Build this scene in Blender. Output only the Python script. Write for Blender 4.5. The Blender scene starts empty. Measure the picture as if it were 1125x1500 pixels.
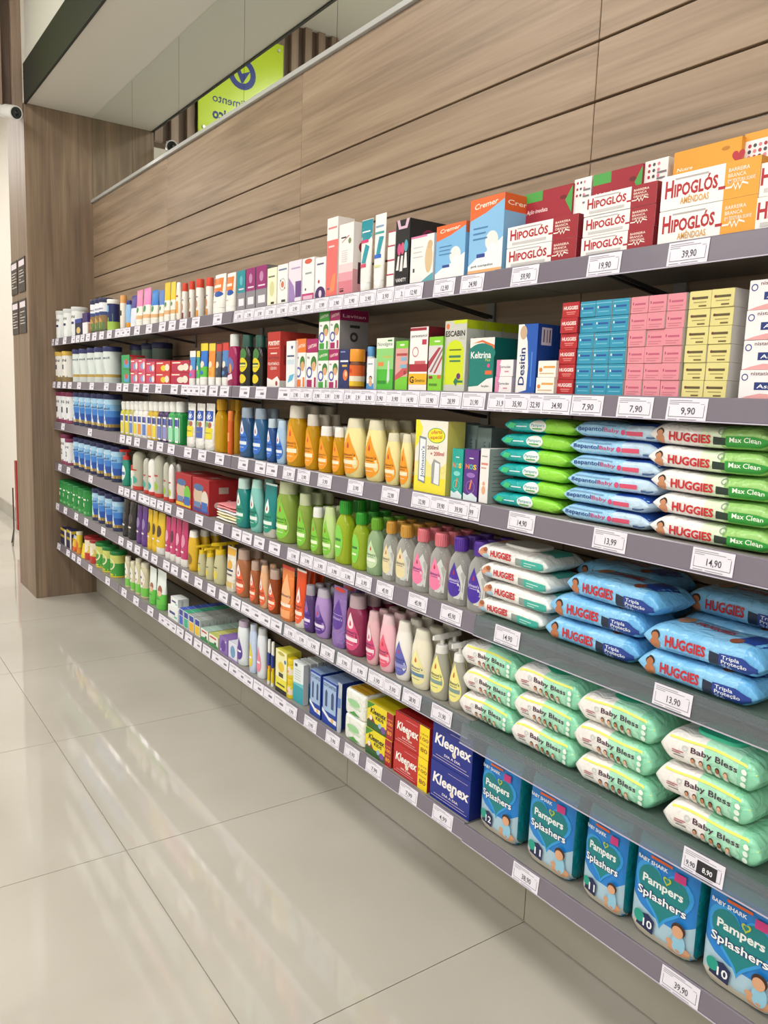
import bpy, bmesh, math, random
from mathutils import Vector, Matrix, geometry, noise
PI = math.pi
random.seed(7)
scn = bpy.context.scene
COL = scn.collection
# ------------------------------------------------------------------ camera
F, YAW, PIT, ROL, EYE = 1166.722, math.radians(35.40690802), math.radians(-8.24151667), math.radians(2.12516618), 1.25
fw = Vector((math.sin(YAW)*math.cos(PIT), math.cos(YAW)*math.cos(PIT), math.sin(PIT)))
_r = Vector((math.cos(YAW), -math.sin(YAW), 0)); _u = _r.cross(fw)
RV = math.cos(ROL)*_r + math.sin(ROL)*_u
UV = -math.sin(ROL)*_r + math.cos(ROL)*_u
cam = bpy.data.cameras.new('camera'); camo = bpy.data.objects.new('camera', cam); COL.objects.link(camo)
cam.sensor_fit = 'VERTICAL'; cam.sensor_height = 36; cam.lens = F/1500*36; cam.clip_start = .02
camo.matrix_world = Matrix(((RV.x, UV.x, -fw.x, 0), (RV.y, UV.y, -fw.y, 0), (RV.z, UV.z, -fw.z, EYE), (0, 0, 0, 1)))
scn.camera = camo
# ------------------------------------------------------------------ world, exposure
wd = bpy.data.worlds.new('world'); scn.world = wd; wd.use_nodes = True
wd.node_tree.nodes['Background'].inputs[0].default_value = (.9, .95, 1, 1)
wd.node_tree.nodes['Background'].inputs[1].default_value = .3
vs = scn.view_settings
vs.view_transform = 'Standard'; vs.look = 'None'; vs.gamma = 1; vs.use_curve_mapping = False; vs.exposure = -0.1
# ------------------------------------------------------------------ ceiling lamps: (x, y, size x, size y, watts); their housings are built further down
CEIL = 3.6
LAMPS = [(-.55, -1.6, .62, 1.24, 29), (-.55, .9, .62, 1.24, 29), (-.55, 3.3, .62, 1.24, 29),
         (-2.35, -1.6, .62, 1.24, 33), (-2.35, .9, .62, 1.24, 33), (-2.35, 3.3, .62, 1.24, 28),
         (-.2, 6.6, .62, 1.24, 50), (-.2, 9.2, .62, 1.24, 50), (-2.2, 6.6, .62, 1.24, 36)]
for i, (x, y, sx, sy, w) in enumerate(LAMPS):
    l = bpy.data.lights.new('panel_light', 'AREA'); l.shape = 'RECTANGLE'; l.size = sx; l.size_y = sy; l.energy = w
    l.color = (1, .985, .965)
    o = bpy.data.objects.new('panel_light', l); o.location = (x, y, CEIL-.045); COL.objects.link(o)

# ------------------------------------------------------------------ pixel helpers: direction from the photo, distance from the shelf front or wall
def Yu(u, X, z):
    k = F*RV-(u-562.5)*fw
    return -(k.x*X+k.z*(z-EYE))/k.y
def ray(u, v): return fw+RV*((u-562.5)/F)-UV*((v-750)/F)
def Zv(u, v, X):
    d = ray(u, v); return EYE+d.z*X/d.x
def pxm(X, Y, z):                       # pixels per metre at a place
    return F/(Vector((X, Y, z-EYE)).dot(fw))

# ------------------------------------------------------------------ materials
def S(h):
    h = h.lstrip('#'); out = []
    for i in (0, 2, 4):
        c = int(h[i:i+2], 16)/255; out.append(c/12.92 if c <= .04045 else ((c+.055)/1.055)**2.4)
    return (*out, 1)
MATS = {}
def nt(name):
    m = bpy.data.materials.new(name); m.use_nodes = True; t = m.node_tree
    return m, t, t.nodes['Principled BSDF'], t.nodes['Material Output']
def M(h, kind='p'):
    if (h, kind) in MATS: return MATS[h, kind]
    m, t, b, out = nt(kind+'_'+h.lstrip('#'))
    c = S(h); b.inputs['Base Color'].default_value = c
    L = t.links.new; N = t.nodes.new
    rough = dict(p=.42, gloss=.22, print=.4, paper=.7, metal=.32, film=.16, cloth=.9, matte=.6).get(kind, .3)
    b.inputs['Roughness'].default_value = rough
    if kind == 'metal': b.inputs['Metallic'].default_value = .9
    if kind in ('film', 'cloth'):
        n = N('ShaderNodeTexNoise'); n.inputs['Scale'].default_value = 38 if kind == 'film' else 300
        n.inputs['Detail'].default_value = 2
        bp = N('ShaderNodeBump'); bp.inputs['Strength'].default_value = .6; bp.inputs['Distance'].default_value = .008 if kind == 'film' else .002; n.inputs['Distortion'].default_value = 1.2 if kind == 'film' else 0
        tc = N('ShaderNodeTexCoord'); L(tc.outputs['Object'], n.inputs['Vector'])
        L(n.outputs['Fac'], bp.inputs['Height']); L(bp.outputs['Normal'], b.inputs['Normal'])
    if kind in ('liq', 'clear', 'frost', 'pane'):
        b.inputs['Roughness'].default_value = .07 if kind != 'frost' else .3
        tr = N('ShaderNodeBsdfTransparent'); mx = N('ShaderNodeMixShader')
        tr.inputs['Color'].default_value = tuple(.35+.65*x for x in c[:3])+(1,) if kind == 'clear' else c if kind == 'pane' else tuple(x**.6 for x in c[:3])+(1,)
        fr = N('ShaderNodeLayerWeight'); fr.inputs['Blend'].default_value = .3
        mr = N('ShaderNodeMapRange'); mr.inputs['To Min'].default_value = {'liq': .55, 'clear': .24, 'frost': .72, 'pane': .12}[kind]; mr.inputs['To Max'].default_value = {'liq': .95, 'clear': .8, 'frost': .98, 'pane': .34}[kind]
        L(fr.outputs['Facing'], mr.inputs['Value']); L(mr.outputs['Result'], mx.inputs['Fac'])
        L(tr.outputs[0], mx.inputs[1]); L(b.outputs[0], mx.inputs[2]); L(mx.outputs[0], out.inputs['Surface'])
    MATS[h, kind] = m
    return m
def wood(name, c1, c2, c3, axis, rough=.5):
    m, t, b, out = nt(name); L = t.links.new; N = t.nodes.new
    g = N('ShaderNodeNewGeometry'); oi = N('ShaderNodeObjectInfo')
    ad = N('ShaderNodeVectorMath'); ad.operation = 'ADD'
    sc = N('ShaderNodeVectorMath'); sc.operation = 'SCALE'; sc.inputs[0].default_value = (3.1, 7.3, 5.7)
    L(oi.outputs['Random'], sc.inputs['Scale']); L(g.outputs['Position'], ad.inputs[0]); L(sc.outputs[0], ad.inputs[1])
    mp = N('ShaderNodeMapping'); mp.inputs['Scale'].default_value = tuple(.9 if i == axis else 16 for i in range(3))
    L(ad.outputs[0], mp.inputs['Vector'])
    n1 = N('ShaderNodeTexNoise'); n1.inputs['Scale'].default_value = 1.3; n1.inputs['Detail'].default_value = 6; n1.inputs['Distortion'].default_value = .9
    L(mp.outputs[0], n1.inputs['Vector'])
    mp2 = N('ShaderNodeMapping'); mp2.inputs['Scale'].default_value = tuple(2.5 if i == axis else 120 for i in range(3)); L(ad.outputs[0], mp2.inputs['Vector'])
    n2 = N('ShaderNodeTexNoise'); n2.inputs['Scale'].default_value = 1; n2.inputs['Detail'].default_value = 3; L(mp2.outputs[0], n2.inputs['Vector'])
    r = N('ShaderNodeValToRGB'); e = r.color_ramp.elements
    e[0].position = .32; e[0].color = S(c1); e[1].position = .68; e[1].color = S(c3); x = r.color_ramp.elements.new(.5); x.color = S(c2)
    mm = N('ShaderNodeMath'); mm.operation = 'MULTIPLY_ADD'; mm.inputs[1].default_value = .32
    L(n2.outputs['Fac'], mm.inputs[0])
    ms = N('ShaderNodeMath'); ms.operation = 'MULTIPLY_ADD'; ms.inputs[1].default_value = .68; L(n1.outputs['Fac'], ms.inputs[0]); ms.inputs[2].default_value = 0
    L(ms.outputs[0], mm.inputs[2]); L(mm.outputs[0], r.inputs['Fac']); L(r.outputs['Color'], b.inputs['Base Color'])
    b.inputs['Roughness'].default_value = rough
    return m
def stone(name, c1, c2, rough, scale):
    m, t, b, out = nt(name); L = t.links.new; N = t.nodes.new
    g = N('ShaderNodeNewGeometry'); n = N('ShaderNodeTexNoise'); n.inputs['Scale'].default_value = scale; n.inputs['Detail'].default_value = 5
    L(g.outputs['Position'], n.inputs['Vector'])
    r = N('ShaderNodeValToRGB'); e = r.color_ramp.elements; e[0].position = .35; e[0].color = S(c1); e[1].position = .65; e[1].color = S(c2)
    L(n.outputs['Fac'], r.inputs['Fac']); L(r.outputs['Color'], b.inputs['Base Color']); b.inputs['Roughness'].default_value = rough; b.inputs['Specular IOR Level'].default_value = .75
    return m
def emit(h, s):
    m, t, b, out = nt('lamp_diffuser'); b.inputs['Base Color'].default_value = S(h)
    b.inputs['Emission Color'].default_value = S(h); b.inputs['Emission Strength'].default_value = s
    return m

# ------------------------------------------------------------------ mesh helpers
def mk(name, v, f, mats, fm=None, parent=None, smooth=True, sharp=35):
    me = bpy.data.meshes.new(name); me.from_pydata(v, [], f)
    for m in mats: me.materials.append(m)
    if fm: me.polygons.foreach_set('material_index', fm)
    if smooth:
        me.polygons.foreach_set('use_smooth', [True]*len(me.polygons)); me.set_sharp_from_angle(angle=math.radians(sharp))
    me.update()
    o = bpy.data.objects.new(name, me); COL.objects.link(o)
    if parent: o.parent = parent
    return o
def boxv(x0, y0, z0, x1, y1, z1):
    return ([(x0, y0, z0), (x1, y0, z0), (x1, y1, z0), (x0, y1, z0), (x0, y0, z1), (x1, y0, z1), (x1, y1, z1), (x0, y1, z1)],
            [(0, 3, 2, 1), (4, 5, 6, 7), (0, 1, 5, 4), (1, 2, 6, 5), (2, 3, 7, 6), (3, 0, 4, 7)])
def box(name, x0, y0, z0, x1, y1, z1, mat, parent=None, bev=0):
    v, f = boxv(x0, y0, z0, x1, y1, z1)
    o = mk(name, v, f, [mat], parent=parent, smooth=False)
    if bev:
        bm = bmesh.new(); bm.from_mesh(o.data); bmesh.ops.bevel(bm, geom=bm.edges[:], offset=bev, segments=1, affect='EDGES'); bm.to_mesh(o.data); bm.free()
    return o
class Mesh:                              # collects several primitive shapes into one part
    def __init__(s): s.v = []; s.f = []; s.fm = []; s.mats = []
    def mi(s, m):
        if m not in s.mats: s.mats.append(m)
        return s.mats.index(m)
    def add(s, v, f, m):
        k = len(s.v); s.v += v; s.f += [tuple(i+k for i in p) for p in f]; s.fm += [s.mi(m)]*len(f); return s
    def box(s, *a): v, f = boxv(*a[:6]); return s.add(v, f, a[6])
    def loft(s, rings, m, caps=True):     # m: one material, or one per ring gap
        k = len(s.v); n = len(rings[0])
        for r in rings: s.v += r
        for i in range(len(rings)-1):
            mm = s.mi(m[i] if isinstance(m, list) else m)
            for j in range(n):
                a, b = k+i*n+j, k+i*n+(j+1) % n; s.f.append((a, b, b+n, a+n)); s.fm.append(mm)
        if caps:
            s.f.append(tuple(range(k+n-1, k-1, -1))); s.fm.append(s.mi(m[0] if isinstance(m, list) else m))
            e = k+(len(rings)-1)*n; s.f.append(tuple(range(e, e+n))); s.fm.append(s.mi(m[-1] if isinstance(m, list) else m))
        return s
    def tube(s, pts, r, m, n=8):
        rings = []
        for i, p in enumerate(pts):
            p = Vector(p); d = (Vector(pts[min(i+1, len(pts)-1)])-Vector(pts[max(i-1, 0)])).normalized()
            a = d.orthogonal().normalized(); b = d.cross(a)
            rings.append([tuple(p+r*(math.cos(2*PI*j/n)*a+math.sin(2*PI*j/n)*b)) for j in range(n)])
        return s.loft(rings, m)
    def build(s, name, parent=None, smooth=True, sharp=35): return mk(name, s.v, s.f, s.mats, s.fm, parent, smooth, sharp)
def sect(a, b, n, seg):
    out = []
    for j in range(seg):
        t = 2*PI*j/seg; c, q = math.cos(t), math.sin(t)
        out.append((a*math.copysign(abs(c)**(2/n), c), b*math.copysign(abs(q)**(2/n), q)))
    return out
def rings_z(prof, n=2, seg=28, cx=0, cy=0):
    return [[(cx+x, cy+y, p[0]) for x, y in sect(p[1], p[2], n, seg)] for p in prof]
LABELS = {}
def thing(o, label, cat, group=None):
    o['label'] = label; o['category'] = cat
    if group: o['group'] = group
    LABELS.setdefault(label, []).append(o.name)
    return o
def struct(o): o['kind'] = 'structure'; return o
def empty(name, loc=(0, 0, 0)):
    o = bpy.data.objects.new(name, None); o.empty_display_size = .05; o.location = loc; COL.objects.link(o); return o
def dupe(o, label=None, loc=None):
    c = o.copy(); COL.objects.link(c)
    for ch in o.children:
        k = ch.copy(); COL.objects.link(k); k.parent = c
    if loc is not None: c.location = loc
    if label: c['label'] = label; LABELS.setdefault(label, []).append(c.name)
    return c
NUM = 'first second third fourth fifth sixth seventh eighth ninth tenth eleventh twelfth thirteenth fourteenth fifteenth sixteenth seventeenth eighteenth nineteenth twentieth'.split()
def nth(i): return NUM[i] if i < 20 else 'twenty-'+NUM[i-20] if i < 29 else 'thirtieth' if i == 29 else 'thirty-'+NUM[i-30]

# ------------------------------------------------------------------ flat print: shapes and lettering laid on a face
TXT = {}
def T2(s, bold):
    if (s, bold) not in TXT:
        c = bpy.data.curves.new('t', 'FONT'); c.body = s; c.size = 1; c.dimensions = '2D'; c.fill_mode = 'FRONT'; c.resolution_u = 2; c.offset = bold
        o = bpy.data.objects.new('t', c); me = bpy.data.meshes.new_from_object(o)
        vs_ = [(v.co.x, v.co.y) for v in me.vertices]; fs = [tuple(p.vertices) for p in me.polygons]
        bpy.data.objects.remove(o); bpy.data.curves.remove(c); bpy.data.meshes.remove(me)
        x0 = min(v[0] for v in vs_); x1 = max(v[0] for v in vs_)
        TXT[s, bold] = ([(x-x0, y) for x, y in vs_], fs, x1-x0)
    return TXT[s, bold]
def flat_tris(pts):
    return [tuple(t) for t in geometry.tessellate_polygon([[Vector((x, z, 0)) for x, z in pts]])]
def drop_pts(cx, z0, rw, hh, n=26):
    o = []
    for i in range(n):
        t = 2*PI*i/n; o.append((cx+rw*1.3*math.sin(t)*abs(math.sin(t/2))**1.5, z0+hh*(.5+.5*math.cos(t))))
    return o
class Art:
    def __init__(s, w, h, step=.00009, lift=.0004): s.w, s.h = w, h; s.v = []; s.f = []; s.fm = []; s.mats = []; s.layer = 0; s.step = step; s.lift = lift
    def put(s, pts, tris, col, split=0):
        m = col if not isinstance(col, str) else M(col, 'print')
        if m not in s.mats: s.mats.append(m)
        i = s.mats.index(m); pts = list(pts); tris = list(tris)
        for _ in range(split):
            nt_ = []; mid = {}
            def md(a, b):
                k = (min(a, b), max(a, b))
                if k not in mid: mid[k] = len(pts); pts.append(((pts[a][0]+pts[b][0])/2, (pts[a][1]+pts[b][1])/2))
                return mid[k]
            for t in tris:
                a, b, c = t; ab, bc, ca = md(a, b), md(b, c), md(c, a); nt_ += [(a, ab, ca), (ab, b, bc), (ca, bc, c), (ab, bc, ca)]
            tris = nt_
        k = len(s.v); s.layer += 1
        s.v += [(x, z, s.layer) for x, z in pts]; s.f += [tuple(j+k for j in t) for t in tris]; s.fm += [i]*len(tris)
    def draw(s, prims, split=0):
        w, h = s.w, s.h
        X = lambda x: (x-.5)*w
        for p in prims:
            k = p[0]
            if k == 'r':
                _, x0, z0, x1, z1, c = p; s.put([(X(x0), z0*h), (X(x1), z0*h), (X(x1), z1*h), (X(x0), z1*h)], [(0, 1, 2), (0, 2, 3)], c, split+(1 if split else 0))
            elif k in ('e', 'c'):
                if k == 'e': _, cx, cz, rx, rz, c = p; rx *= w; rz *= h
                else: _, cx, cz, rx, c = p; rx *= w; rz = rx
                n = 20; pts = [(X(cx), cz*h)]+[(X(cx)+rx*math.cos(2*PI*i/n), cz*h+rz*math.sin(2*PI*i/n)) for i in range(n)]
                s.put(pts, [(0, 1+i, 1+(i+1) % n) for i in range(n)], c, split)
            elif k == 'o':
                _, cx, cz, r1, r0, c = p; n = 24; pts = []
                for i in range(n):
                    a = 2*PI*i/n
                    for r in (r1*w, r0*w): pts.append((X(cx)+r*math.cos(a), cz*h+r*math.sin(a)))
                tr = []
                for i in range(n):
                    a, b = 2*i, 2*((i+1) % n); tr += [(a, b, b+1), (a, b+1, a+1)]
                s.put(pts, tr, c, split)
            elif k == 'd':
                _, cx, z0, rw, rh, c = p; pts = drop_pts(X(cx), z0*h, rw*w, rh*h); n = len(pts)
                pts = [(X(cx), (z0+rh*.36)*h)]+pts; s.put(pts, [(0, 1+(i+1) % n, 1+i) for i in range(n)], c, split)
            elif k == 'p':
                pts = [(X(x), z*h) for x, z in p[1]]; s.put(pts, flat_tris(pts), p[2], split)
            elif k == 'h':
                _, cx, cz, r, c = p; n = 36; pts = []
                for i in range(n):
                    t = 2*PI*i/n; pts.append((X(cx)+r*w*math.sin(t)**3*1.0, cz*h+r*w*(13*math.cos(t)-5*math.cos(2*t)-2*math.cos(3*t)-math.cos(4*t))/15))
                s.put(pts, flat_tris(pts), c, split)
            elif k == 't':
                _, tx, x0, x1, zb, ch, c = p[:7]; op = p[7] if len(p) > 7 else {}
                v, f, tw = T2(tx, op.get('b', .012)); sh = op.get('sh', 0); rot = op.get('rot', 0)
                if rot:                       # reading upwards: x0..x1 gives the baseline column, zb the start, ch the letter height as part of the width
                    ln = op['len']*h; kx = ln/tw; ky = ch*w/.7
                    pts = [(X(x0)-y*ky, zb*h+x*kx) for x, y in v]
                else:
                    kx = (x1-x0)*w/tw; ky = ch*h/.7; sl = op.get('slope', 0)
                    pts = [(X(x0)+x*kx+y*ky*sh, zb*h+y*ky+x*kx*sl) for x, y in v]
                s.put(pts, f, c, max(0, min(split, 2)))
        return s
    def bake(s, fn, out):                    # fn(x, z, lift) -> 3-D
        k = len(out.v); out.v += [fn(x, z, s.lift+l*s.step) for x, z, l in s.v]
        out.f += [tuple(j+k for j in t) for t in s.f]; out.fm += [out.mi(s.mats[i]) for i in s.fm]
def baby(cx, cz, r, asp, skin='#d9a07c', hair='#3a241a', wear=None):   # small printed portrait: shoulders, head, hair; r = head radius as part of the width, asp = width / height
    return [('e', cx, cz-1.9*r*asp, r*1.15, r*1.35*asp, wear or skin), ('e', cx, cz+.18*r*asp, r, r*asp, hair), ('e', cx-.06*r, cz-.16*r*asp, r*.8, r*.86*asp, skin)]
# ================================================================== the room
WALL, LIP, KICK = 1.3476, 1.111, 1.335
T = [1.505, 1.2658, 1.0373, .8013, .5659, .3295]        # shelf tops
LIPH = [.038, .036, .041, .041, .040, .037]
MOD = [4.885, 3.69, 2.447, 1.213, -.02]                 # module joints along the wall
SOF = 2.748; PY = 4.89; PXL = .989
w_slat = wood('slat_wood', '#7f6c59', '#99836c', '#aa957d', 1, .45)
w_pil = wood('pillar_wood', '#6f5d4c', '#84705c', '#9a846c', 2, .5)
w_flute = wood('flute_wood', '#8c7767', '#9d8876', '#ad9784', 2, .55)
w_dark = M('#3c3029', 'matte')
m_white = M('#e9e7e1', 'matte'); m_soffit = M('#dcd9d0', 'matte')
m_tile = stone('floor_tile', '#bbb6ab', '#c5c0b6', .05, 1.6)
m_kick = stone('base_tile', '#a8a496', '#b2aea1', .22, 2.2)
m_grout = M('#8f8a80', 'matte'); m_grout2 = M('#d8d4c6', 'matte')
# floor: tiles of 80 cm
fl = struct(box('floor', -3.6, -3.2, -.03, 3.2, 13.0, -.003, m_grout))
JX, JY = .6218, 1.2284
for i in range(-5, 2):
    for j in range(-5, 14):
        x0, y0 = JX+.8*i, JY+.8*j; x1, y1 = x0+.8, y0+.8
        if x1 > 1.46 and y0 < 5.3: x1 = min(x1, 1.36)
        x0, x1, y1, y0 = max(x0, -3.58), min(x1, 1.6), min(y1, 12.95), max(y0, -3.18)
        if x1-x0 < .05 or y1-y0 < .05: continue
        box('floor_tile', x0+.0012, y0+.0012, -.004, x1-.0012, y1-.0012, 0, m_tile, fl)
# wall on the right: backing, slat panels, tiled base
wr = struct(box('wall_right', WALL+.016, -3.2, 0, 1.6, PY+.3, CEIL, w_dark))
rows = [(1.9905, 2.2835)]; z = 1.9855
while z > .36:
    rows.append((z-.1135, z)); z -= .1185
cols = [PY, 3.69, 2.444, 1.198, -.04, -1.28, -2.5]
for a, b in zip(cols[:-1], cols[1:]):
    for k, (z0, z1) in enumerate(rows):
        p = box('slat_panel', WALL, b+.001, z0, WALL+.0155, a-.001, z1, w_slat, wr, bev=.0012)
box('groove_profile', WALL+.006, -2.5, rows[2][0]-.0048, WALL+.0158, PY-.002, rows[2][0]-.0008, M('#8a8580', 'metal'), wr)
kb = struct(box('baseboard_right', KICK+.009, -2.5, 0, WALL+.0155, PY, .31, m_grout2))
ys = [PY-.002]+[4.4285-.8*k for k in range(9)]
for a, b in zip(ys[:-1], ys[1:]): box('base_tile', KICK, b+.0012, .003, KICK+.0088, a-.0012, .309, m_kick, kb)
# metal edge and mirror above the slats
struct(box('trim_1', WALL-.012, -2.5, 2.2845, WALL+.0155, PY-.001, 2.3005, M('#b9bab8', 'gloss'), bev=.001))
mir = nt('mirror_glass'); mm_ = mir[0]; mir[2].inputs['Base Color'].default_value = (.80, .84, .80, 1); mir[2].inputs['Metallic'].default_value = 1; mir[2].inputs['Roughness'].default_value = .015
mw = empty('wall_mirror', (WALL, 2.4, 2.3)); struct(mw)
sy = [PY-.002, 4.174, 3.545, 2.889, 2.235, 1.58, .93, .28, -.37, -1.02, -1.67, -2.5]
for a, b in zip(sy[:-1], sy[1:]):
    o = box('mirror_pane', 0, b+.0012-2.4, .001, .005, a-.0012-2.4, SOF-2.3-.001, mm_, mw)
# soffit with dark fascia, white bulkhead above it
SX = 1.004
struct(box('ceiling_soffit', SX, -3.2, SOF, 1.6, PY+.46, SOF+.02, m_soffit))
struct(box('trim_2', SX-.012, -3.2, SOF-.006, SX, PY-.001, 2.944, M('#2b2e29', 'matte')))
struct(box('wall_bulkhead', SX, -3.2, SOF+.0205, SX+.02, PY-.001, CEIL, m_white))
struct(box('ceiling', -3.6, -3.2, CEIL, 3.2, 13, CEIL+.05, m_white))
struct(box('wall_left', -3.65, -3.2, 0, -3.6, 13, CEIL, m_white))
struct(box('wall_behind', -3.6, -3.25, 0, 1.6, -3.2, CEIL, m_white))
struct(box('wall_far', -3.6, 12.95, 0, 3.2, 13, CEIL, M('#efe9df', 'matte')))
struct(box('wall_beyond', 1.437, 5.345, .0, 1.5, 12.95, CEIL, M('#ece5da', 'matte')))
struct(box('baseboard_beyond', 1.425, 5.345, 0, 1.437, 12.95, .12, m_kick))
# pillar
struct(box('wall_pillar', PXL, PY, 0, 1.437, PY+.453, SOF, w_pil, bev=.002))
# fluted header across the aisle
hd = struct(box('wall_header', -3.6, PY+.03, 2.705, PXL-.002, PY+.15, CEIL, wood('header_wood', '#5c4a40', '#6a574b', '#786457', 2, .6)))
for k in range(46):
    x1 = PXL-.003-.1*k
    box('slat', x1-.05, PY-.004, 2.70, x1, PY+.03, CEIL-.001, w_flute, hd, bev=.002)
# ceiling lamps' housings
m_diff = emit('#fffaf2', 4)
for i, (x, y, sx, sy_, wt) in enumerate(LAMPS):
    r = empty('ceiling_light', (x, y, CEIL))
    fm = Mesh(); t = .025
    for a in ((-sx/2-t, -sy_/2-t, -.03, sx/2+t, -sy_/2, 0), (-sx/2-t, sy_/2, -.03, sx/2+t, sy_/2+t, 0), (-sx/2-t, -sy_/2, -.03, -sx/2, sy_/2, 0), (sx/2, -sy_/2, -.03, sx/2+t, sy_/2, 0)): fm.box(*a, m_white)
    fm.build('frame', r, smooth=False)
    box('diffuser', -sx/2, -sy_/2, -.022, sx/2, sy_/2, -.012, m_diff, r)
    thing(r, 'recessed white ceiling light panel, %s from the far end' % nth(i), 'ceiling light', 'ceiling light panels')
# lime sign on the header (seen in the mirror)
sg = empty('hanging_sign', (.445, PY-.006, 2.79)); thing(sg, 'lime green pharmacy service sign with blue ring logo on fluted header', 'sign')
W_, H_ = .57, .64
box('board', -W_/2, -.03, 0, W_/2, -.022, H_, M('#d2ee2e', 'gloss'), sg, bev=.002)
a = Art(W_, H_); blue = M('#16308f', 'print')
a.draw([('r', .01, .01, .99, .99, M('#d2ee2e', 'gloss')), ('o', .5, .63, .165, .10, blue), ('p', [(.5, .63), (.40, .67), (.5, .53), (.64, .77), (.60, .79)], blue),
        ('t', 'Atendimento', .17, .84, .315, .075, '#20356b'), ('t', 'Farmacêutico', .13, .84, .165, .095, '#16306f', {'b': .04})])
g = Mesh(); a.bake(lambda x, z, l: (x, -.03-l, z), g); g.build('printed_artwork', sg, smooth=False)
for x, z in ((-W_/2+.035, .04), (W_/2-.035, .04), (-W_/2+.035, H_-.04), (W_/2-.035, H_-.04)):
    q = Mesh(); q.loft([[(x+.011*c_*math.cos(t), y, z+.011*c_*math.sin(t)) for t in [2*PI*i/14 for i in range(14)]] for y, c_ in ((-.001, .8), (-.032, .8), (-.034, 1), (-.038, .8))], M('#d8d8d4', 'metal')); q.build('standoff_screw', sg)
# security camera under the header, beside the pillar
cc = empty('security_camera', (.915, 4.80, 2.66)); thing(cc, 'white bullet security camera mounted under the fluted header beside the pillar', 'camera')
q = Mesh(); d = Vector((.30, -1, -.28)).normalized(); e1 = d.orthogonal().normalized(); e2 = d.cross(e1)
def ringd(c, r, n=20): return [tuple(Vector(c)+r*(math.cos(2*PI*i/n)*e1+math.sin(2*PI*i/n)*e2)) for i in range(n)]
q.loft([ringd(d*-.07, .018), ringd(d*-.06, .034), ringd(d*.035, .036), ringd(d*.045, .034), ringd(d*.045, .029)], M('#e8e8e6', 'gloss')); q.build('housing', cc)
q = Mesh(); q.loft([ringd(d*.0452, .029), ringd(d*.047, .020), ringd(d*.046, .012), ringd(d*.052, .004)], M('#15161c', 'gloss')); q.build('lens', cc)
q = Mesh(); q.tube([tuple(d*-.05), (-.02, .075, .012), (-.03, .088, .03)], .012, M('#e3e3e0', 'gloss')); q.box(-.06, .084, -.01, .0, .092, .05, M('#e3e3e0', 'gloss')); q.build('mount', cc)
# four notice plaques on the pillar's narrow side
for k, (y0, z0, tall) in enumerate(((5.155, 1.765, 0), (4.945, 1.765, 0), (5.155, 1.535, 1), (4.945, 1.535, 1))):
    pl = box('notice_plaque', PXL-.004, y0, z0, PXL-.0005, y0+.175, z0+.19, M('#3a322d', 'p'))
    thing(pl, 'dark brown notice plaque on pillar, %s %s' % (('upper', 'lower')[tall], ('far', 'near')[k % 2]), 'plaque', 'notice plaques on the pillar')
    a = Art(.175, .19); ln = [('r', .01, .01, .99, .99, '#3a322d'), ('r', .08, .76, .92, .93, '#e6d9e0')]+[('r', .12, .62-.085*i, (.88, .7, .85, .8, .35)[(i+k) % 5], .645-.085*i, '#cfc8c2') for i in range(6-(k % 2))]
    a.draw(ln); g = Mesh(); a.bake(lambda x, zz, l: (PXL-.004-l, y0+.0875-x, z0+zz), g); g.build('printed_artwork', pl, smooth=False)
# red display stand beyond the pillar
rs = empty('display_stand', (1.30, 6.62, 0)); thing(rs, 'red display stand on thin metal legs beyond the pillar', 'stand')
box('panel', -.09, -.03, .12, .11, .03, .66, M('#a3211f', 'gloss'), rs, bev=.004)
a = Art(.2, .54); a.draw([('r', .12, .38, .9, .78, '#8e2a2c')]+[('p', [(.15+.0*i, .40+.06*i), (.85, .43+.06*i), (.85, .455+.06*i), (.15, .425+.06*i)], '#d9c4c0') for i in range(6)])
g = Mesh(); a.bake(lambda x, z, l: (x+.01, -.03-l, .12+z), g); g.build('printed_artwork', rs, smooth=False)
for sx in (-.11, .12):
    q = Mesh(); q.tube([(sx, 0, .45), (sx, 0, .13), (sx-.02, -.06, .004)], .005, M('#55504c', 'metal')); q.tube([(sx, 0, .13), (sx-.0, .10, .004)], .005, M('#55504c', 'metal')); q.build('leg', rs)

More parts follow.
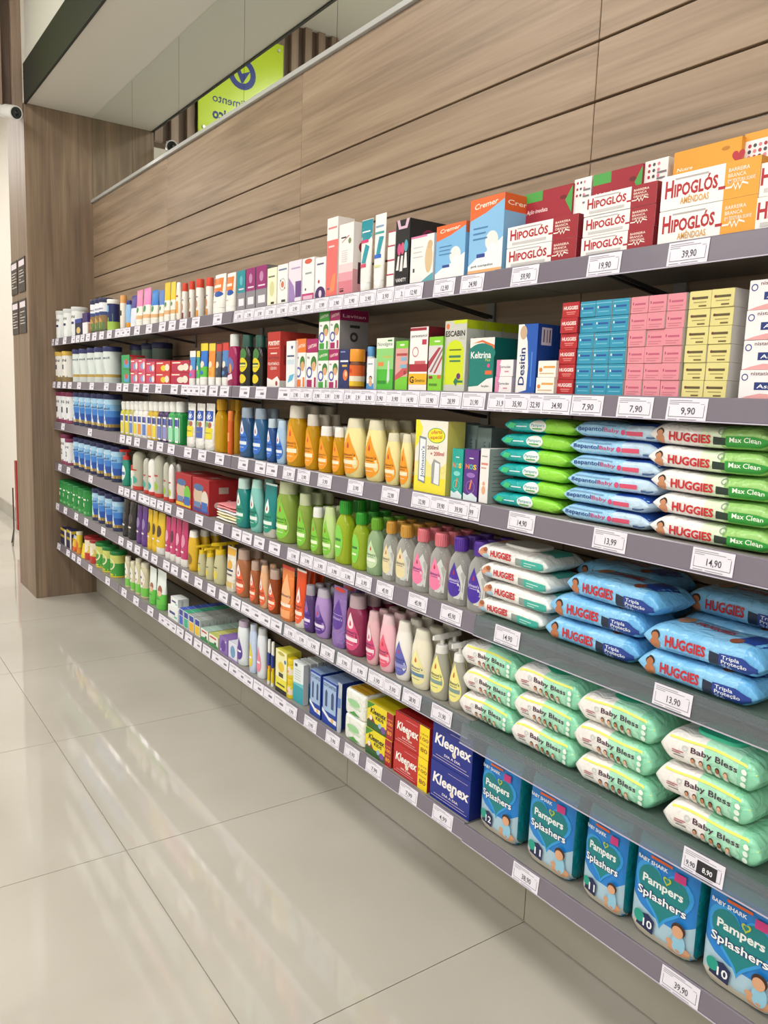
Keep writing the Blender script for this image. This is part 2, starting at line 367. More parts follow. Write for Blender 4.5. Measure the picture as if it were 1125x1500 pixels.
# ================================================================== shelves
m_rail = M('#77707c', 'gloss'); m_deck = M('#8b8880', 'p'); m_deckd = M('#6b6670', 'p'); m_clear = M('#d3dadf', 'pane'); m_glass = M('#b9d2c8', 'pane'); m_brk = M('#3b393a', 'p')
SN = ['top shelf', 'second shelf', 'third shelf', 'fourth shelf', 'fifth shelf', 'bottom shelf']
MODN = ['beside the wooden pillar', 'second bay from the pillar', 'third bay from the pillar', 'bay nearest the viewer']
def rail_x(s, m): return (LIP-.026 if s == 4 else LIP-.004) if m == 3 else LIP
for s in range(6):
    for m in range(4):
        if s == 0 and m == 1: continue
        ya, yb = MOD[m]-.002, (MOD[2] if (s == 0 and m == 0) else MOD[m+1])+.002
        X0 = rail_x(s, m); clear = (m == 3 and s in (3, 4)) or (m == 2 and s == 4)
        yc = (ya+yb)/2
        r = empty('shelf', (X0, yc, T[s])); thing(r, 'grey metal %s, %s' % (SN[s], 'two bays long beside the wooden pillar' if s == 0 and m == 0 else MODN[m]), 'shelf', 'wall shelves')
        hl = (ya-yb)/2
        md = m_glass if (m == 3 and s in (3, 4)) else m_deck
        box('deck', .006, -hl, -.012 if clear else -.022, WALL-X0-.001, hl, -.0005, md, r, bev=.0015)
        h = LIPH[s]; q = Mesh(); mr_ = m_clear if clear else m_rail     # price rail: slanted face with folded top and bottom lips
        pr = [(.006, 0), (.0015, .0012), (0, -.001), (-.002, -h*.5), (-.004, -h+.002), (-.003, -h), (-.0012, -h+.001), (.0008, -h*.5), (.0025, -.004), (.006, -.004)]
        q.loft([[(x, y, z) for x, z in pr] for y in (hl, -hl)], mr_); q.build('price_rail', r, smooth=False)
        box('rail_edge', -.0056, -hl, -h-.0008, -.0042, hl, -h+.0012, M('#bdb8c8', 'gloss'), r)
        if clear: box('front_edge', .0062, -hl+.0005, -.0155, .0095, hl-.0005, -.0125, m_rail, r)
        nb = 4 if (s == 0 and m == 0) else 2
        for k in range(nb):
            y = hl-.26-(2*hl-.52)*k/(nb-1); d = WALL-X0
            b = Mesh(); b.box(d-.006, y-.014, -.075, d-.0008, y+.014, -.0225, M('#8d8b8a', 'p'))
            for yy in (y-.007, y+.007): b.loft([[(.02, yy-.002, -.024), (.02, yy+.002, -.024), (.02, yy+.002, -.03), (.02, yy-.002, -.03)], [(d-.006, yy-.002, -.052), (d-.006, yy+.002, -.052), (d-.006, yy+.002, -.060), (d-.006, yy-.002, -.060)]], m_brk)
            b.build('bracket', r, smooth=False)

# ================================================================== price tags
m_tag = M('#e4e1ec', 'paper')
TAGM = {}
def tag_mesh(price, dark=False, plain=False):
    k = (price, dark, plain)
    if k in TAGM: return TAGM[k]
    w, h = .071, .0355
    v, f = boxv(-.0005, -w/2, -h, 0, w/2, 0)
    a = Art(w, h, .00004, .00012); ink = '#3d3b44'; gr = '#8f8c96'
    if plain: a.draw([('r', .08, .72, .72, .84, '#b9b6c0'), ('r', .46, .34, .8, .54, '#77747f'), ('r', .1, .1, .7, .16, '#b0adb8')])
    else:
        pr = [('r', .05, .80, .80, .83, gr), ('r', .05, .88, .62, .91, gr), ('r', .05, .72, .3, .75, gr), ('r', .06, .17, .94, .19, ink), ('r', .93, .17, .94, .70, ink), ('r', .06, .17, .068, .62, ink), ('r', .06, .05, .30, .08, gr), ('r', .36, .05, .78, .08, gr), ('r', .84, .74, .93, .76, gr)]
        if dark: pr += [('r', .36, .14, .84, .72, '#23222c'), ('t', price[0], .1, .32, .26, .22, ink), ('t', price[1], .5, .74, .28, .22, '#f4f2f8')]
        else: pr += [('t', price, .37, .72, .30, .30, ink, {'b': .006})]
        a.draw(pr)
    g = Mesh(); a.bake(lambda x, z, l: (-.0005-l, -x, z-h), g)
    root = mk('price_tag', v, f, [m_tag], smooth=False); ch = g.build('price_print', root, smooth=False)
    TAGM[k] = (root.data, ch.data); bpy.data.objects.remove(ch); bpy.data.objects.remove(root)
    return TAGM[k]
def place_tag(s, m, Y, label, price, dark=False, plain=False, lift=0):
    a, b = tag_mesh(price, dark, plain)
    o = bpy.data.objects.new('price_tag', a); COL.objects.link(o); c = bpy.data.objects.new('price_print', b); COL.objects.link(c); c.parent = o
    o.location = (rail_x(s, m)-.0008-.0008*lift, Y, T[s]-.0012); o.rotation_euler = (0, math.radians(6.3), 0)
    thing(o, label, 'price tag', 'price tags on the '+SN[s])
TAGS = {0: [77, 83.5, 95, 107.5, 114, 121, 129, 138.5, 149, 160.5, 172.5, 180, 187.5, 201, 218.5, 238, 252.5, 268.5, 287, 319],
        1: [79, 86.5, 94.5, 102.5, 116, 134.5, 156, 174.5, 184.5, 200, 214, 232.5, 255.5, 271, 280, 288, 297.5, 313, 329, 358.5, 382.5, 416.5, 433.5, 449.5, 464.5, 480, 494, 510, 525, 540, 556, 578.5, 601, 629, 660.5, 694],
        2: [92.5, 132, 179.5, 189, 201, 220.5, 234.5, 251, 275.5, 296.5, 322, 356.5, 381.5, 398.5, 423.5, 445, 476, 521, 572, 617.5, 645.5, 672, 698],
        3: [88, 100.5, 133, 177.5, 186, 196, 207.5, 215.5, 224.5, 235, 246.5, 264, 292, 321, 347, 362, 380, 402.5, 430, 449.5, 469, 489.5, 509.5, 533, 564, 612, 661],
        4: [84.5, 96, 112, 126.5, 151.5, 177.5, 190, 201.5, 213.5, 226.5, 244, 256, 271.5, 291, 310, 327.5, 346, 361, 375, 389.5, 405, 425, 442, 459.5, 480, 504.5, 527, 551.5, 575, 603.5, 647],
        5: [86.5, 100, 108, 116, 132.5, 158, 182, 199.5, 220.5, 237.5, 246, 254, 264, 276.5, 290, 303, 317, 329.5, 342.5, 354.5, 364.5, 379, 394.5, 410.5, 427, 455, 487.5, 515.5, 548, 598.5, 648.5]}
READ = {(1, 629): '13,90', (1, 660.5): '28,99', (1, 694): '21,90', (1, 601): '14,90', (2, 572): '22,90', (2, 617.5): '32,90', (2, 645.5): '59,90', (2, 672): '39,90', (2, 698): '18,99', (3, 564): '45,90', (3, 612): '45,90', (3, 661): '45,90',
        (4, 603.5): '28,90', (4, 647): '21,90', (5, 598.5): '7,99', (5, 648.5): '4,99', (5, 548): '7,99'}
for s in range(6):
    us = TAGS[s]; ys_ = [Yu(u, LIP-.002, T[s]-.02) for u in us]
    if s == 0:
        y = Yu(344, LIP, T[0])-.036
        while y > Yu(594, LIP, T[0]): us = us+[None]; ys_.append(y); y -= .0735
        for u, p in ((607, '12,90'), (652, '12,90'), (693, '24,90')): us = us+[u]; ys_.append(Yu(u, LIP, T[0]-.02)); READ[0, u] = p
    prev = 99; lay = 0
    for i, (u, Y) in enumerate(zip(us, ys_)):
        lay = (lay+1) % 3 if prev-Y < .0725 else 0; prev = Y
        for jn in MOD[1:4]:                      # a tag never bridges two rails
            if abs(Y-jn) < .037 and not (s == 0 and jn == MOD[1]): Y = jn+(.0385 if Y > jn else -.0385)
        m = 0 if Y > MOD[1] else 1 if Y > MOD[2] else 2
        pr = READ.get((s, u)) if u else None
        far = (u or 400) < 345
        lab = 'white price tag, %s from the pillar on the %s rail' % (nth(i), SN[s])
        place_tag(s, m, Y, lab, pr or '3,90', plain=far or not pr and (u or 0) < 420 and u is not None, lift=lay)
for s, u, p, lab in ((0, 769, '59,90', 'under the two-high red ointment stack'), (0, 885, '19,90', 'under the three-high red ointment stack'), (0, 1008, '39,90', 'under the orange ointment stack'),
                     (1, 733, '31,90', 'first tag after the joint under small pink cartons'), (1, 757, '35,90', 'second tag after the joint under small pink cartons'), (1, 783, '32,90', 'under the dark blue tall carton'), (1, 815, '34,90', 'under the red soap column'),
                     (1, 860, '7,90', 'under the blue soap cartons'), (1, 930, '7,90', 'under the pink soap cartons'), (1, 1006, '9,90', 'under the yellow soap cartons'), (2, 764, '14,90', 'under the teal wipes stack'), (2, 893, '13,99', 'under the light blue wipes stack'), (2, 1044, '14,90', 'under the white and green wipes stack'),
                     (3, 743, '14,90', 'under the white wipes stack'), (3, 985, '13,90', 'on the clear rail under blue wipes'), (5, 770, '38,90', 'under the two far diaper packs'), (5, 996, '39,90', 'under the two nearest diaper packs')):
    place_tag(s, 3, min(Yu(u, rail_x(s, 3)-.002, T[s]-.02), MOD[3]-.0385), 'white price tag reading %s %s' % (p, lab), p, lift=(u in (757, 815)))
place_tag(4, 3, Yu(1030, rail_x(4, 3)-.002, T[4]-.02), 'price tag reading 9,90 with a black 8,90 field on the clear rail', ('9,90', '8,90'), dark=True)
# ================================================================== product builders (local frame: front faces -y, +x to the right seen from the front)
ROT = -PI/2
def lipx(Y): return LIP-.004 if Y < MOD[3] else LIP
def put(o, X, Y, z, rz=0): o.location = (X, Y, z); o.rotation_euler = (0, 0, ROT+rz)
# profiles: (height part, half-width part, half-depth part); first list body, second cap
SH = {
 'cond': ([(0, .70, .72), (.012, .77, .8), (.08, .85, .9), (.22, .94, .98), (.42, 1, 1), (.58, .99, 1), (.70, .92, .95), (.79, .80, .87), (.84, .72, .81)], [(.841, .73, .83), (.91, .67, .78), (.97, .63, .74), (.993, .58, .68), (1, .50, .58)]),
 'sham': ([(0, .84, .84), (.015, .93, .94), (.1, .98, 1), (.35, 1, 1), (.60, 1, 1), (.69, .96, 1), (.745, .84, .93), (.785, .70, .86), (.80, .66, .84)], [(.795, .72, .92), (.93, .69, .88), (.985, .67, .86), (1, .61, .78)]),
 'oil': ([(0, .88, .88), (.015, .97, .97), (.1, 1, 1), (.5, 1, 1), (.60, .96, .98), (.68, .80, .90), (.745, .52, .78), (.775, .40, .64), (.80, .40, .64)], [(.795, .50, .80), (.80, .52, .84), (.985, .51, .82), (1, .48, .77)]),
 'powder': ([(0, .86, .86), (.02, .95, .95), (.2, 1, 1), (.45, .93, .95), (.7, .97, 1), (.82, .86, .95), (.87, .66, .86)], [(.872, .70, .9), (.97, .68, .88), (1, .62, .8)]),
 'tube': ([(.13, .80, 1.0), (.30, .86, .92), (.6, .94, .6), (.88, 1.0, .2), (.93, 1.0, .06), (1, 1.0, .05)], [(0, .70, .95), (.005, .74, 1), (.125, .78, 1.0), (.1299, .74, .95)]),
 'tubec': ([(.17, .90, 1.0), (.30, .93, .95), (.6, .97, .7), (.93, 1.0, .3), (1, 1.0, .10)], [(0, .84, .95), (.01, .90, 1), (.16, .9, 1.0), (.1699, .85, .95)]),
 'pouch': ([(0, .84, .9), (.02, .92, 1), (.15, .96, 1), (.5, .95, .72), (.8, .97, .35), (.93, 1, .08), (1, 1, .06)], None),
 'can': ([(0, .97, .97), (.01, 1, 1), (.03, 1, 1), (.035, .985, .985), (.86, .985, .985)], [(.861, 1.0, 1.0), (.875, 1.03, 1.03), (.98, 1.03, 1.03), (1, .98, .98)]),
 'capped': ([(0, .92, .92), (.02, 1, 1), (.4, 1, 1), (.74, .98, .98), (.78, .9, .9)], [(.775, .94, .94), (.96, .94, .94), (1, .84, .84)]),
 'jar': ([(0, .94, .94), (.02, 1, 1), (.62, 1, 1), (.68, .92, .92), (.70, .86, .86)], [(.69, .97, .97), (.71, 1.0, 1.0), (.975, 1.0, 1.0), (1, .95, .95)]),
 'disp': ([(0, .95, .95), (.02, 1, 1), (.62, 1, 1), (.70, .88, .9), (.745, .5, .7), (.76, .46, .66)], [(.755, .6, .86), (.90, .62, .9), (.985, .58, .84), (1, .5, .74)]),
 'mouth': ([(0, .9, .9), (.02, 1, 1), (.55, 1, 1), (.70, .92, .96), (.77, .62, .8)], [(.765, .62, .85), (.98, .60, .82), (1, .55, .75)]),
 'capsule': ([(.10, .9, .95), (.5, 1, 1), (.8, 1, 1), (.9, .92, .9), (.96, .72, .66), (1, .40, .3)], [(0, .9, .92), (.01, .97, 1), (.095, .97, 1), (.0999, .9, .92)]),
 'pump': ([(0, .80, .8), (.012, .88, .9), (.08, .96, 1), (.25, 1, 1), (.42, .95, .98), (.58, .76, .86), (.66, .62, .78), (.70, .58, .74)], None),
}
KK = dict(cond=.6, sham=.6, oil=.62, powder=.62, tube=.42, tubec=.5, pouch=.42, can=1, capped=1, jar=1, disp=.7, mouth=.6, capsule=.7, pump=.62)
NN = dict(oil=2.6, sham=2.3, disp=3.2, mouth=2.6)
def front_map(prof, n):
    def ab(z):
        if z <= prof[0][0]: return prof[0][1:3]
        for p, q in zip(prof[:-1], prof[1:]):
            if z <= q[0]:
                t = (z-p[0])/max(q[0]-p[0], 1e-9); return p[1]+(q[1]-p[1])*t, p[2]+(q[2]-p[2])*t
        return prof[-1][1:3]
    def fn(x, z, l):
        a, b = ab(z); q = min(abs(x)/a, .995); x = math.copysign(q*a, x)
        return (x, -(b*(1-q**n)**(1/n))-l, z)
    return fn
def make_vessel(name, kind, a, k, h, col, cap, art, bk='p', ck='p', bands=None, top=None, lip=.0006):
    n = NN.get(kind, 2.0); body, cp = SH[kind]; b = a*k; seg = 30 if a > .018 else 22
    prof = [(z*h, p*a, q*b) for z, p, q in body]
    bm = M(col, bk); g = Mesh()
    if bands:                                   # printed colour bands: insert rings at their heights
        fm_ = front_map(prof, n); zs = sorted(set([p[0] for p in prof]+[z*h for z, c in bands if prof[0][0] < z*h < prof[-1][0]]))
        def ab(z):
            for p, q in zip(prof[:-1], prof[1:]):
                if z <= q[0]+1e-9: t = (z-p[0])/max(q[0]-p[0], 1e-9); return p[1]+(q[1]-p[1])*t, p[2]+(q[2]-p[2])*t
        pr2 = [(z, *ab(z)) for z in zs]; ml = []
        for z0, z1 in zip(zs[:-1], zs[1:]):
            c = col
            for zb, cb in bands:
                if (z0+z1)/2 >= zb*h: c = cb
            ml.append(M(c, bk))
        g.loft(rings_z(pr2, n, seg), ml)
    else: g.loft(rings_z(prof, n, seg), bm)
    root = g.build(name)
    if cp:
        g = Mesh(); g.loft(rings_z([(z*h, p*a, q*b) for z, p, q in cp], 2 if kind not in ('cond',) else n, seg), M(cap, ck))
        if kind in ('oil', 'mouth', 'disp'):     # ribs on the screw cap
            z0, z1 = cp[1][0]*h, cp[-2][0]*h; ra, rb = cp[1][1]*a, cp[1][2]*b
            for i in range(20):
                t = 2*PI*i/20; x, y = ra*math.cos(t), rb*math.sin(t); g.loft([[(x-.0006, y-.0006, z), (x+.0006, y-.0006, z), (x+.0006, y+.0006, z), (x-.0006, y+.0006, z)] for z in (z0+.001, z1-.002)], M(cap, ck))
        g.build('crimp' if kind == 'x' else 'lid' if kind in ('can', 'jar') else 'cap', root)
    if kind == 'pump':
        g = Mesh(); cm = M(cap, ck); R = .40*a
        g.loft(rings_z([(.695*h, R*1.25, R*1.25), (.70*h, R*1.32, R*1.32), (.80*h, R*1.22, R*1.22), (.815*h, R*1.05, R*1.05), (.82*h, R*.4, R*.4), (.915*h, R*.38, R*.38)], 2, 20), cm)
        z0 = .905*h; ln = a*.95
        g.loft([[(-ln*.0+x*t2, y*t2-ln*t3, z0+z) for x, y, z in ((-R*.62, 0, 0), (R*.62, 0, 0), (R*.52, 0, h*.05), (R*.22, 0, h*.068), (-R*.22, 0, h*.068), (-R*.52, 0, h*.05))] for t2, t3 in ((.7, -.55), (1, -.3), (1, .2), (.6, .8), (.4, 1.0))], cm)
        g.build('pump_head', root)
    if art:
        A = Art(2*a, h, .00014, lip); A.draw(art, 1); g = Mesh(); A.bake(front_map(prof, n), g); g.build('label', root, smooth=True, sharp=60)
    root['_b'] = b
    return root
CURROW = []
def vessel(s, u0, u1, vT, name, kind, col, cap, art, label, cat, group=None, bk='p', ck='p', bands=None, inset=.012, back=0, h=None, a=None, rz=0, gap=.004):
    k = KK[kind]; uc = (u0+u1)/2; b = .03
    for _ in range(3):
        Xc = LIP+inset+b; Yc = Yu(uc, Xc, T[s]+.05); Xc = lipx(Yc)+inset+b
        D = math.hypot(Xc, Yc); dx, dy = Xc/D, Yc/D; al = math.atan((uc-562.5)/F)
        half = (u1-u0)/2/pxm(Xc, Yc, T[s]+.05)*math.cos(al)*(1.17 if 350 < uc < 725 and kind in ('cond', 'sham', 'oil', 'pump', 'powder') else .985)
        aa = a or half/math.sqrt(dx*dx+k*k*dy*dy)
        if uc < 350 and not a and k < 1:           # neighbours overlap in view here: the width is what fits between them along the shelf
            aa = max(aa, (.46 if kind in ('tube', 'tubec', 'pouch') else .40 if kind == 'disp' else .36)*(Yu(u0, Xc, T[s]+.05)-Yu(u1, Xc, T[s]+.05)))
        elif uc < 725 and not a and k < 1:
            aa = max(aa, (.43 if kind in ('tube', 'tubec', 'pouch') else .385)*(Yu(u0, Xc, T[s]+.05)-Yu(u1, Xc, T[s]+.05)))
        b = aa*k
    hh = h or Zv(uc, vT, Xc)-T[s]
    hh = min(hh, (T[s-1]-.03 if s else 9)-T[s])
    o = make_vessel(name, kind, aa, k, hh, col, cap, art, bk, ck, bands)
    put(o, Xc, Yc, T[s], rz); thing(o, label, cat, group)
    for i in range(2 if back and uc > 400 and kind != 'pump' else back):
        X2 = Xc+(i+1)*(2*b+gap)
        if X2+b < WALL-.004: dupe(o, label+', '+('back row' if i == 0 else 'last row'), (X2, Yc+.004*(i+1), T[s]))
    return o
def row(s, us, r, h, name, kind, col, cap, art, lab, cat, group, bk='p', ck='p', bands=None, inset=.012, back=0, k=None):
    """alike round things standing in a row; us are the pixel columns of their centres, pillar end first"""
    k = k or KK[kind]; b = r*k; first = None
    Ys = [Yu(u, LIP+inset+b, T[s]+.05) for u in us]; last = 99
    for i, Y in enumerate(Ys):
        Y = min(Y, last-2*r-.002); last = Y
        L_ = lab.replace('@', nth(i))
        if first is None:
            first = make_vessel(name, kind, r, k, h, col, cap, art, bk, ck, bands); put(first, LIP+inset+b, Y, T[s]); thing(first, L_, cat, group); o = first
        else: o = dupe(first, L_, (LIP+inset+b, Y, T[s]))
        for j in range(back):
            X2 = LIP+inset+b+(j+1)*(2*b+.004)
            if X2+b < WALL-.004: dupe(first, L_+', back row', (X2, Y, T[s]))
# ------------------------------------------------------------------ cartons
def make_carton(name, w, d, h, col, front=(), side=(), top=None, bk='matte', topart=()):
    g = Mesh(); c = .0009
    rings = [[(x*(w/2-e), y*(d/2-e), z) for x, y in ((-1, -1), (1, -1), (1, 1), (-1, 1))] for z, e in ((0, c), (c, 0), (h-c, 0), (h, c))]
    tm = M(top, bk) if top else M(col, bk)
    g.loft(rings, [M(col, bk), M(col, bk), tm]); root = g.build(name, smooth=False)
    if front: g = Mesh(); A = Art(w, h, .00006, .00012); A.draw([('r', .01, .01, .99, .99, M(col, bk))]+list(front)); A.bake(lambda x, z, l: (x, -d/2-l, z), g); g.build('front_print', root, smooth=False)
    if side: g = Mesh(); A = Art(d, h, .00006, .00012); A.draw([('r', .01, .01, .99, .99, M(col, bk))]+list(side)); A.bake(lambda x, z, l: (w/2+l, x, z), g); g.build('side_print', root, smooth=False)
    g = Mesh()
    if topart: A = Art(w, d, .00006, .00012); A.draw(topart); A.bake(lambda x, z, l: (x, z-d/2, h+l), g)
    A = Art(w, d, .00006, .0001); A.draw([('r', .02, .03, .98, .045, M('#9a958e', 'matte'))]); A.bake(lambda x, z, l: (x, z-d/2, h+l), g)   # tuck-flap crease
    g.build('top_flap', root, smooth=False)
    return root
def carton(s, u0, u1, vT, d, name, label, col, front=(), side=(), top=None, cat='box', group=None, inset=.012, z=0, h=None, n=1, dz=None, bk='matte', back=0, rz=0, w=None, topart=(), shrink=.965):
    Xf = LIP+inset; Ya, Yb = Yu(u0, Xf, T[s]+z), Yu(u1, Xf, T[s]+z); Xf = lipx((Ya+Yb)/2)+inset
    Ya, Yb = Yu(u0, Xf, T[s]+z), Yu(u1, Xf, T[s]+z); ww = w or (Ya-Yb)*shrink
    hh = h or Zv(u0, vT, Xf)-T[s]-z
    d = min(d, WALL-.006-Xf)
    o = make_carton(name, ww, d, hh, col, front, side, top, bk, topart)
    put(o, Xf+d/2, (Ya+Yb)/2, T[s]+z, rz); labs = label if isinstance(label, list) else None
    thing(o, labs[0] if labs else label, cat, group)
    out = [o]
    for i in range(1, n): out.append(dupe(o, labs[i] if labs else '%s, %s up' % (label, nth(i)), (Xf+d/2+random.uniform(0, .003), (Ya+Yb)/2, T[s]+z+i*((dz or hh)+.0004))))
    for j in range(back):
        X2 = Xf+d/2+(j+1)*(d+.002)
        if X2+d/2 < WALL-.003: dupe(o, (labs[0] if labs else label)+', '+nth(j+1)+' deep', (X2, (Ya+Yb)/2, T[s]+z))
    return out
# ------------------------------------------------------------------ soft packs
def make_wipes(name, L, h, d, cols, front, topart, lidc, seed, bk='film'):
    """pillow pack: flat crimped ends, cushion between; cols = [(start part, colour)]"""
    R = random.Random(seed); p1, p2, p3 = [R.uniform(0, 6) for _ in range(3)]
    def prof(t):
        e = min(t, 1-t); q = min(1, e/.13)
        g = math.sin(q*PI/2)**.75 if e > 0 else 0
        hh = h/2*(.05+.95*g)*(1+.035*math.sin(9*t+p1)); dd = d/2*(.93+.07*g)*(1+.015*math.sin(7*t+p2)); zc = hh+.02*h*(1+math.sin(5*t+p3)) if g > .97 else h/2*1.02-(1-g)*h*.04
        return hh, dd, zc
    ts = sorted(set([0, .008, .02, .035, .055, .08, .11, .15]+[.15+.7*i/10 for i in range(11)]+[.85, .89, .92, .945, .965, .98, .992, 1]+[c[0] for c in cols if 0 < c[0] < 1]))
    rings = []
    for t in ts:
        hh, dd, zc = prof(t); rings.append([((t-.5)*L, y, zc+zz) for y, zz in sect(dd, hh, 4.0, 32)])
    ml = []
    for a, b in zip(ts[:-1], ts[1:]):
        c = [c_ for t_, c_ in cols if t_ <= (a+b)/2+1e-6][-1]; ml.append(M(c, bk))
    g = Mesh(); g.loft(rings, ml); root = g.build(name, sharp=60)
    def fr(x, z, l):
        t = max(0, min(1, x/L+.5)); hh, dd, zc = prof(t); q = max(-.93, min(.93, (z-h/2)/(h/2))); n = 4.0
        return (x, -dd*(1-abs(q)**n)**(1/n)-l, zc+q*hh)
    def tp(x, y, l):
        t = max(0, min(1, x/L+.5)); hh, dd, zc = prof(t); q = max(-.97, min(.97, y/(d/2))); n = 4.0
        return (x, q*dd, zc+hh*(1-abs(q)**n)**(1/n)+l)
    g = Mesh(); A = Art(L, h, .00012, .0007); A.draw(front, 2); A.bake(fr, g); g.build('front_print', root, sharp=80)
    if topart: g = Mesh(); A = Art(L, d, .00007, .0007); A.draw(topart, 2); A.bake(lambda x, z, l: tp(x, z-d/2, l), g); g.build('top_print', root, sharp=80)
    if lidc:
        g = Mesh(); hh, dd, zc = prof(.5); zt = zc+hh
        g.loft([[(x, y, zt-.002+z) for x, y in sect(L*.24-e, d*.32-e, 3.5, 24)] for z, e in ((0, 0), (.0045, 0), (.006, .0015))], M(lidc, 'gloss')); g.build('lid', root)
    return root
def wipes_stack(s, us, Xc, L, h, d, name, protos, label, group, seed, z0=0, rzs=None, dz=None):
    """us: pixel columns of the left tips, bottom pack first"""
    outs = []
    for i, u in enumerate(us):
        z = T[s]+z0+i*(dz or h*1.0); yt = Yu(u, Xc, z+h*.5); o = protos[i % len(protos)]
        lab = label.replace('@', ('bottom', 'second from bottom', 'third from bottom', 'fourth from bottom', 'fifth from bottom', 'sixth from bottom')[i] if i < len(us)-1 or len(us) == 1 else 'topmost')
        c = dupe(o, lab); c.name = name; put(c, Xc, yt-L/2, z, (rzs[i] if rzs else 0)); c['category'] = 'wipes pack'; c['group'] = group; outs.append(c)
    return outs
def drop_proto(o):
    for ch in list(o.children): bpy.data.objects.remove(ch)
    bpy.data.objects.remove(o)
# ================================================================== products, shelf by shelf (pillar end first)
def jj(c, tc, band='#f2ece0', icon='#b4342c', z=.06, hh=.62, w=.44, top=None):
    p = [('d', .5, z, w, hh, c)]
    if top: p += [('d', .5, z+hh*.55, w*.42, hh*.43, top)]
    return p+[('d', .5, z+hh*.62, w*.13, hh*.16, icon), ('t', "Johnson's", .5-w*.72, .5+w*.72, z+hh*.44, .045, tc), ('r', .5-w*.8, z+hh*.24, .5+w*.8, z+hh*.34, band), ('r', .5-w*.5, z+hh*.39, .5+w*.5, z+hh*.405, tc), ('r', .5-w*.45, z+hh*.15, .5+w*.45, z+hh*.165, band)]
lines = lambda x0, x1, z0, n, dz, c, t=.012: [('r', x0, z0-i*dz, x1-(.12*(x1-x0) if i % 2 else 0), z0-i*dz+t, c) for i in range(n)]
# ---------------------------------------------------------------- top shelf
row(0, [85, 94, 105, 117], .042, .155, 'formula_can', 'can', '#e9eceb', '#cfd3d2', [('t', 'NAN', .2, .8, .62, .09, '#23283f'), ('r', .25, .42, .75, .50, '#2d3470'), ('p', [(.1, .02), (.9, .02), (.9, .3)], '#b9cfc9')], 'white formula can with grey lid, @ from the pillar on the top shelf', 'can', 'white formula cans on the top shelf')
carton(0, 110, 120, 468, .06, 'supplement_box', 'small navy and gold carton in front of white cans, top shelf', '#1d2244', [('r', 0, .75, 1, 1, '#2a3f96'), ('e', .5, .3, .3, .2, '#d9c07a')], [('r', .1, .05, .9, .35, '#d8c89c'), ('r', .1, .6, .8, .75, '#e8e8f0')], inset=.004)
carton(0, 121, 128, 459, .05, 'supplement_box', 'purple and white carton between white and navy cans, top shelf', '#efe9ea', [('r', 0, .55, 1, 1, '#43306e')], [('r', 0, .55, 1, 1, '#43306e'), ('r', .1, .05, .35, .5, '#c79a7c'), ('r', .6, .05, .85, .5, '#9aa6cc')], inset=.004)
row(0, [143, 150, 156], .034, .163, 'toddler_milk_can', 'can', '#6a5a40', '#23284f', [('r', .05, .6, .95, .84, '#eef0f4'), ('t', 'milnutri', .15, .85, .66, .06, '#2b2f7a'), ('e', .5, .28, .3, .16, '#c69a52'), ('r', .5, .08, .95, .3, '#5f7f46')], 'milk powder can with navy lid and brown picture, @ from pillar, top shelf', 'can', 'navy lidded milk cans', bands=[(.0, '#4d4632'), (.1, '#8d6f45'), (.5, '#31457f'), (.6, '#e9ecf2')])
vessel(0, 157, 176, 439, 'drink_mix_can', 'can', '#1c2a63', '#eceae4', [('p', [(.0, .05), (.95, .05), (.95, .55), (.3, .3)], '#a7cf4a'), ('r', .05, .6, .7, .8, '#7fb4dd')], 'navy drink mix can with lime swoosh and white lid, top shelf', 'can', bands=[(0, '#9dc048'), (.3, '#1c2a63')])
vessel(0, 176, 187, 433, 'lotion_bottle', 'capped', '#efe8dc', '#e0a35c', [('r', .2, .4, .8, .55, '#3b3633')], 'slim white bottle with orange cap beside drink mix can, top shelf', 'bottle')
vessel(0, 186, 193, 440, 'lotion_bottle', 'cond', '#8fbce6', '#2c2f7d', [], 'small light blue bottle with pointed navy cap, top shelf', 'bottle', bands=[(0, '#e29a2c'), (.2, '#8fbce6')])
vessel(0, 193, 202, 433, 'lotion_tube', 'tube', '#dfe4ef', '#eef0f4', [], 'white tube with purple navy top, top shelf', 'tube', bands=[(0, '#dfe4ef'), (.6, '#4a3f8f')])
kt = [('#e88fb7', 'pink', 201, 210, 425), ('#e58ac0', 'second pink', 211, 222, 422), ('#2f7fd0', 'bright blue', 222.5, 233, 425), ('#5f86cf', 'slim blue and pink', 234, 241, 425), ('#e6c52e', 'yellow', 241.5, 250, 414), ('#e8cf3a', 'second yellow', 250.5, 258, 413)]
for c, nm, a_, b_, v in kt:
    vessel(0, a_, b_, v, 'kids_cream_tube', 'tube', '#efeae0', '#f2f0ea', [('c', .5, .45, .16, '#3f8f56')], 'kids cream tube with %s top and tan stripe, top shelf' % nm, 'tube', 'kids cream tubes', bands=[(0, '#efeae0'), (.2, '#e0b27c'), (.3, '#f0ece2'), (.55, c)])
vessel(0, 259, 266, 414, 'sunscreen_bottle', 'cond', '#f2e9dc', '#f0eee8', [('r', .2, .2, .8, .5, '#e8a33c'), ('r', .2, .62, .8, .66, '#c9402e')], 'white sunscreen bottle with white cap and orange print, top shelf', 'bottle')
for i, (a_, b_, v, c) in enumerate(((266.5, 276, 415, '#7a2340'), (277, 286, 412, '#7a2340'), (287, 300, 409, '#e2912a'), (301.5, 313.5, 407, '#d98a35'))):
    vessel(0, a_, b_, v, 'sunscreen_bottle', 'capped', '#efece6', '#d9432c', [('r', .32, .03, .8, .19, c), ('e', .55, .35, .16, .10, '#c98f6c'), ('r', .3, .52, .8, .55, '#8c8a8a')], 'white sunscreen bottle with red cap, %s from the pillar on the top shelf' % nth(i), 'bottle', 'red capped sunscreen bottles')
